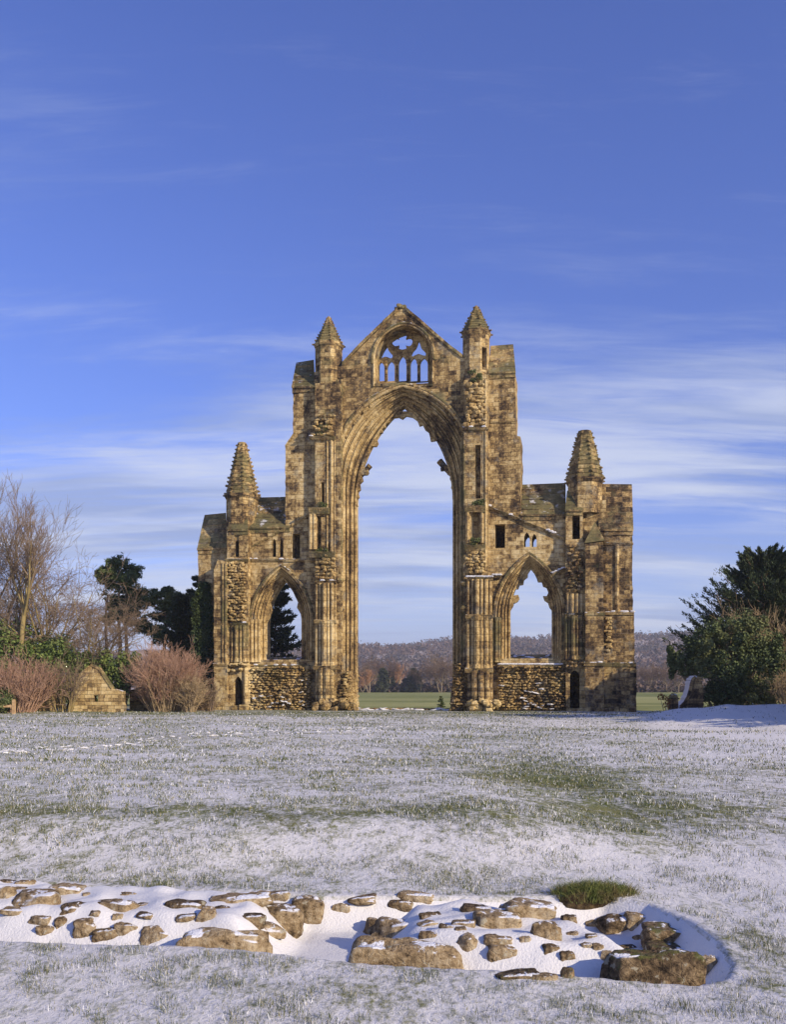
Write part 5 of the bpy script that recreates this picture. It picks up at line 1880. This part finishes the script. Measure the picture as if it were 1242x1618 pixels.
mb.build('cap', M_GREEN, pil)
x_, y_, z_ = spot(1051, 58)
r_ = np.random.default_rng(8)
rng = r_
v, f = leafcloud([[x_, y_, z_ + .95], [x_ + .2, y_, z_ + .75], [x_ - .25, y_, z_ + 1.0], [x_ + .05, y_ + .1, z_ + .5]], [[.25, .2, .2]] * 4, [50] * 4, .06)
sap = empty('young_shrub', (x_, y_, z_), 0, 'small shrub with reddish and green leaves left of the gate pillar', 'shrub')
o_ = npmesh('leaves', v - np.array([x_, y_, z_]), f, leafmat('red_green_leaves', (.06, .08, .02), (.30, .07, .03), (.10, .10, .02)), sap)
from_segs('stems', [(np.array([[0, 0, -.1], [.05, 0, -.1], [-.03, 0, -.1]]), np.array([[.1, 0, .9], [.25, .05, .8], [-.3, 0, 1.0]]), np.full(3, .025), np.full(3, .01))], M_BARK, sap, 4)

# tuft of long grass overhanging the hollow
rr = np.random.default_rng(12)
cx_, cy_, cz_ = hit(944, 1432)
cy_ += .12
mound = empty('grass_mound', (cx_, cy_, cz_), 0, 'overhanging mound of green and russet grass at the back of the snowy hollow', 'grass mound')
v = rock_verts((.62, .30, .22), .3, 9, .12, .0)
npmesh('turf', v, CSF, plain('brown_turf', (.035, .022, .012), (.12, .085, .04), 18.0, .8), mound, smooth=True).location = (0, 0, .03)
def blades(pos, hgt, wid, lean, r):
    n = len(pos)
    an = r.uniform(0, 6.283, n)
    side = np.stack([np.cos(an), np.sin(an), np.zeros(n)], 1)
    ln = r.normal(size=(n, 2)) * lean[:, None]
    tip = pos + np.stack([ln[:, 0] * hgt, ln[:, 1] * hgt, hgt], 1)
    mid = pos + np.stack([ln[:, 0] * hgt * .3, ln[:, 1] * hgt * .3, hgt * .6], 1)
    a_, b_ = pos - side * wid[:, None], pos + side * wid[:, None]
    v = np.stack([a_, b_, mid + side * wid[:, None] * .7, tip, mid - side * wid[:, None] * .7], 1).reshape(-1, 3)
    b = np.arange(n) * 5
    f = np.concatenate([np.stack([b, b + 1, b + 2, b + 4], 1)], 0)
    g = np.stack([b + 4, b + 2, b + 3, b + 3], 1)
    return v, f, np.stack([b + 4, b + 2, b + 3], 1)
def blade_mesh(name, pos, hgt, wid, lean, r, mat, parent=None):
    v, f4, f3 = blades(pos, hgt, wid, lean, r)
    tri = np.concatenate([f4[:, [0, 1, 2]], f4[:, [0, 2, 3]], f3], 0)
    return npmesh(name, v, tri, mat, parent)
n_ = 5200
d_ = nrmz(rr.normal(size=(n_, 3)))
d_[:, 2] = np.abs(d_[:, 2])
pos = d_ * np.array([.34, .17, .09]) * rr.uniform(.8, 1.12, (n_, 1)) + np.array([0, 0, .03])
mgr = leafmat('mound_grass', (.05, .08, .016), (.22, .24, .07), (.26, .19, .09), scale=6.0)
blade_mesh('grass', pos, rr.uniform(.025, .11, n_) ** 1.15 * 1.35, np.full(n_, .0021), np.full(n_, .75), rr, mgr, mound)

# ------------------------------------------------------------------ lawn grass: uncountable blades
r = np.random.default_rng(99)
def scatter(y0, y1, dens, h0, h1, wd_, gate=.0):
    half = .47
    area = (half * 2 * (y0 + y1) / 2 + 1.6) * (y1 - y0)
    n = int(area * dens)
    Y = np.sqrt(r.uniform(0, 1, n) * (y1 ** 2 - y0 ** 2) + y0 ** 2)
    X = r.uniform(-1, 1, n) * (Y * half + .8)
    tuft = .5 + .5 * np.tanh(1.6 * (wnoise(X, Y, 5.5) + .55 * wnoise(X + 3, Y - 9, 12.0) + .5 * wnoise(X, Y, 1.7)))
    g = grassy_at(X, Y)
    keep = r.uniform(0, 1, n) < np.clip((.12 + 1.1 * tuft ** 2) * (g * 1.7), 0, 1)
    keep &= polydist(X, Y, HOLLOW) < -.015
    keep &= (Y + (X - X0) * math.tan(TH)) < 68.5
    X, Y, tuft = X[keep], Y[keep], tuft[keep]
    Z = surf_h(X, Y, False)
    m = len(X)
    hg = r.uniform(h0, h1, m) * (.55 + .75 * tuft)
    return np.stack([X, Y, Z - .004], 1), hg, np.full(m, wd_) * r.uniform(.7, 1.3, m)
PS, HS, WS = [], [], []
for args in ((4.4, 6.6, 8500, .012, .052, .0014), (6.6, 9, 3600, .014, .05, .0020), (9, 13, 1500, .018, .055, .003), (13, 20, 620, .02, .065, .0045), (20, 32, 230, .03, .08, .008), (32, 66, 60, .03, .09, .015)):
    p, h, w_ = scatter(*args)
    PS.append(p); HS.append(h); WS.append(w_)
PS, HS, WS = np.concatenate(PS), np.concatenate(HS), np.concatenate(WS)
# a few tips that break through the snow of the hollow
n_ = 2600
X, Y = r.uniform(-4.5, 2.3, n_), r.uniform(5.4, 8.4, n_)
dd_ = polydist(X, Y, HOLLOW)
kp = (dd_ > .01) & (r.uniform(0, 1, n_) < .06 + .8 * np.exp(-dd_ / .10))
X, Y = X[kp], Y[kp]
PS = np.concatenate([PS, np.stack([X, Y, surf_h(X, Y) - .003], 1)])
HS = np.concatenate([HS, r.uniform(.012, .04, len(X))])
WS = np.concatenate([WS, np.full(len(X), .0015)])
gr = blade_mesh('grass', PS, HS, WS, np.full(len(PS), .55), r, M_BLADE)
tag(gr, 'short frosty grass poking through the thin snow on the lawn', 'grass', kind='stuff')

# a line of footprints that scuffed up the snow across the lawn
mb = MB()
for i in range(80):
    t = random.random()
    px_ = t * 640
    py_ = np.interp(px_, [0, 150, 300, 640], [1188, 1178, 1162, 1150]) + random.choice([-2.2, 2.2]) + random.uniform(-.8, .8)
    y_ = EYE * F / (py_ - HY)
    x_ = (px_ - CX) / F * y_
    mb.lump((x_, y_, float(surf_h(np.array([x_]), np.array([y_]))[0]) + .02), (random.uniform(.08, .24), random.uniform(.08, .2), .04), .5)
tag(mb.build('footprints', M_SNOW), kind='structure')

# ------------------------------------------------------------------ beyond the ruin: field edge trees, hills, woods
hx = np.linspace(-1800, 2400, 211)
hy = np.linspace(420, 2600, 70)
HX, HY_ = np.meshgrid(hx, hy)
def hill_h(X, Y):
    ang = CX + X / np.maximum(Y, 1) * F                # the ridge line climbs towards the right
    ridge = np.interp(X, [-1800, -300, 0, 120, 260, 480, 700, 2400], [55, 58, 64, 72, 76, 84, 96, 110]) * (Y / Y) + 5 * wnoise(X * .01, Y * .01, 1.0)
    return ridge * sst(Y, 520, 1550) * (1 - .3 * sst(Y, 1700, 2600)) - 1.0 + 3.0 * wnoise(X * .03, Y * .03, 1.0) * sst(Y, 520, 900)
HZ = hill_h(HX, HY_)
m_, nt_, bs_ = material('hillside')
ob_ = nt_.n('ShaderNodeTexCoord').outputs['Object']
nn = nt_.noise(nt_.map(ob_, (.010, .006, .0)), 1.0, 5.0, .6)
link(nt_, nt_.mix(nt_.rng(nn, .46, .60), (.16, .11, .07), (.42, .35, .30)), bs_.inputs['Base Color'])
yy, xx = np.meshgrid(np.arange(HX.shape[0] - 1), np.arange(HX.shape[1] - 1), indexing='ij')
i0 = (yy * HX.shape[1] + xx).ravel()
hills = npmesh('hills', np.stack([HX.ravel(), HY_.ravel(), HZ.ravel()], 1), np.stack([i0, i0 + 1, i0 + HX.shape[1] + 1, i0 + HX.shape[1]], 1), m_, smooth=True)
tag(hills, kind='structure')
# the woods on the hill: one far-off mass
r = np.random.default_rng(77)
n_ = 5200
Yw = r.uniform(560, 1640, n_)
kx = r.uniform(-.22, .42, n_)
Xw = kx * Yw
wm = wnoise(Xw * .012, Yw * .008, 1.0)
keep = (wm > -.75)
Xw, Yw = Xw[keep], Yw[keep]
Zw = hill_h(Xw, Yw)
cnt = 16
sz = r.uniform(3.2, 6.5, len(Xw))
C_ = np.stack([Xw, Yw, Zw + sz * .8], 1)
rng = r
c2 = np.repeat(C_, cnt, 0)
s2 = np.repeat(sz, cnt)[:, None] * np.array([[.9, .9, 1.0]])
v, f = leafcloud(c2, s2, np.ones(len(c2), int), 1.5, .8)
M_FAR = leafmat('far_bare_woods', (.085, .055, .045), (.19, .125, .09), (.06, .065, .06), scale=.012)
tag(npmesh('woodland', v, f, M_FAR), 'purple brown leafless woods covering the distant hillside', 'woods', kind='stuff')

# the row of trees along the far edge of the field: six kinds grown once, then copied
def far_tree(label, seed, h, spread, mats, kids, conif=False, stems=2):
    if conif:
        return conifer('field_tree', (0, 0, 0), h, h * .33, label, seed, M_YEWF, M_PTRUNK, .02, 12, 6, 12, .75, -.1, .6, group='trees along the far edge of the field')
    t = bare_tree('field_tree', (0, 0, 0), h, label, seed, (0, 0), spread, kids, .28, .35, mats, .05, stems=stems, rmin=.05, group='trees along the far edge of the field')
    return t
M_YEWF = leafmat('far_evergreen', (.030, .042, .028), (.07, .085, .045), (.09, .09, .05), scale=.1)
M_FT1 = plain('far_brown_twigs', (.10, .065, .045), (.22, .15, .11), .2, 0, isl=.5)
M_FT2 = plain('far_orange_twigs', (.30, .15, .07), (.46, .26, .14), .2, 0, isl=.5)
protos = {}
protos['b'] = far_tree('x', 201, 16, .75, (M_BARK, M_FT1), (6, 6, 5, 4))
protos['o'] = far_tree('x', 202, 10.5, .6, (M_BARK, M_FT2), (6, 6, 5, 4))
protos['p'] = far_tree('x', 203, 15, .85, (M_BARK, M_TWIG), (6, 6, 5, 4))
protos['e'] = far_tree('x', 204, 9.5, .6, None, None, True)
used = {k: False for k in protos}


def dup(root):
    q = root.copy()
    COL.objects.link(q)
    for ch in root.children:
        d = ch.copy()
        COL.objects.link(d)
        d.parent = q
    return q


FT = [  # photo x, height in photo pixels, kind, label
    (572, 46, 'p', 'pinkish leafless field tree touching the left pier inside the great arch'), (583, 38, 'o', 'orange tinged tree second from the left pier under the great arch'),
    (593, 62, 'b', 'dark brown domed leafless tree left of the orange tree under the great arch'), (606, 40, 'e', 'dark evergreen left of the orange tree at the far field edge'),
    (616, 34, 'e', 'low dark evergreen just before the orange tree at the field edge'), (612, 60, 'b', 'broad brown leafless tree behind the orange tree under the great arch'),
    (628, 47, 'o', 'rounded bright orange tree in the middle of the far field edge'), (640, 24, 'e', 'low dark evergreen right of the orange tree'), (655, 40, 'e', 'blackish evergreen left of the right hand brown trees under the arch'),
    (664, 48, 'b', 'brown leafless tree beside the blackish evergreen under the arch'), (684, 66, 'p', 'tallest grey brown leafless tree at the right under the great arch'),
    (697, 55, 'b', 'brown leafless tree second from the right pier under the great arch'), (712, 58, 'p', 'pale brown leafless tree touching the right pier inside the great arch'),
    (1012, 44, 'p', 'greyish leafless tree touching the right end of the ruin'), (1026, 48, 'b', 'brown leafless tree in the middle of the gap right of the ruin'), (1040, 50, 'p', 'grey leafless tree with a pale forked trunk in the right gap'),
    (1054, 46, 'b', 'brown leafless tree nearest the gate pillar in the right gap'), (560, 50, 'b', 'brown leafless tree mostly hidden behind the left pier'), (728, 52, 'b', 'brown leafless tree mostly hidden behind the right pier'),
    (1072, 46, 'b', 'brown leafless tree behind the dark bush on the right'), (992, 46, 'b', 'brown leafless tree behind the right end buttress')]
for (px_, hh, kd, lab) in FT:
    y = 315 + random.uniform(0, 45)
    x = (px_ - CX) / F * y
    o_ = protos[kd] if not used[kd] else dup(protos[kd])
    used[kd] = True
    base_hh = {'b': 16, 'o': 10.5, 'p': 15, 'e': 9.5}[kd]
    sc = hh / F * y / base_hh
    o_.location = (x, y, gz_(x, y) - .2)
    o_.scale = (sc * random.uniform(.95, 1.2), sc, sc)
    o_.rotation_euler = (0, 0, random.uniform(0, 6.28))
    o_['label'] = lab
# thorny scrub that closes the foot of the row
r = np.random.default_rng(5)
kx = r.uniform(-.10, .36, 1500)
yb = r.uniform(338, 372, 1500)
cb2 = np.stack([kx * yb, yb, gz_(20, 350) + r.uniform(.4, 2.4, 1500)], 1)
rng = r
v, f = leafcloud(np.repeat(cb2, 8, 0), np.full((12000, 3), 1.5), np.ones(12000, int), .65, .8)
tag(npmesh('hedge_scrub', v, f, leafmat('scrub_twigs', (.06, .045, .035), (.15, .10, .075), (.05, .05, .035), scale=.05)), 'dark leafless scrub closing the far edge of the field', 'scrub', kind='stuff')
# small sapling in the field near the right pier, and low stones along the sill between the piers
x_, y_, z_ = spot(697, 95)
conifer('sapling', (x_, y_, z_), 1.3, .45, 'tiny lone sapling in the field left of the right pier', 301, M_BUSH, M_PTRUNK, .1, 6, 4, 14, .07, .1, .8)
mb = MB()
for i in range(38):
    u, z = L(random.uniform(568, 712), 1121, .8)
    mb.lump((u, random.uniform(.4, 1.4), z + random.uniform(-.06, .03)), (random.uniform(.3, .7), .4, .22), .3)
mb.build('threshold_stones', M_RUBD, RUIN)
mb = MB()
for i in range(22):
    u, z = L(random.uniform(568, 712), 1121, .3)
    mb.lump((u, random.uniform(.0, .8), z + .0), (random.uniform(.5, 1.1), .4, .12), .3)
tag(mb.build('snow_patch', M_SNOW, RUIN), kind='stuff')

# ------------------------------------------------------------------ air
def hazebox():
    m = bpy.data.materials.new('air')
    m.use_nodes = True
    m.node_tree.nodes.clear()
    nt = NT(m.node_tree)
    vol = nt.n('ShaderNodeVolumePrincipled', {'Color': (.80, .86, 1.0, 1), 'Density': HAZE_D, 'Anisotropy': 0.0})
    nt.n('ShaderNodeOutputMaterial', {'Volume': vol.outputs[0]})
    mb = MB()
    mb.box(-3400, 3400, -75, 3400, -3.5, 150)
    o_ = mb.build('haze', m)
    tag(o_, 'thin pale blue haze over the distant hills', 'haze', kind='stuff')


HAZE_D = 0.00023
hazebox()
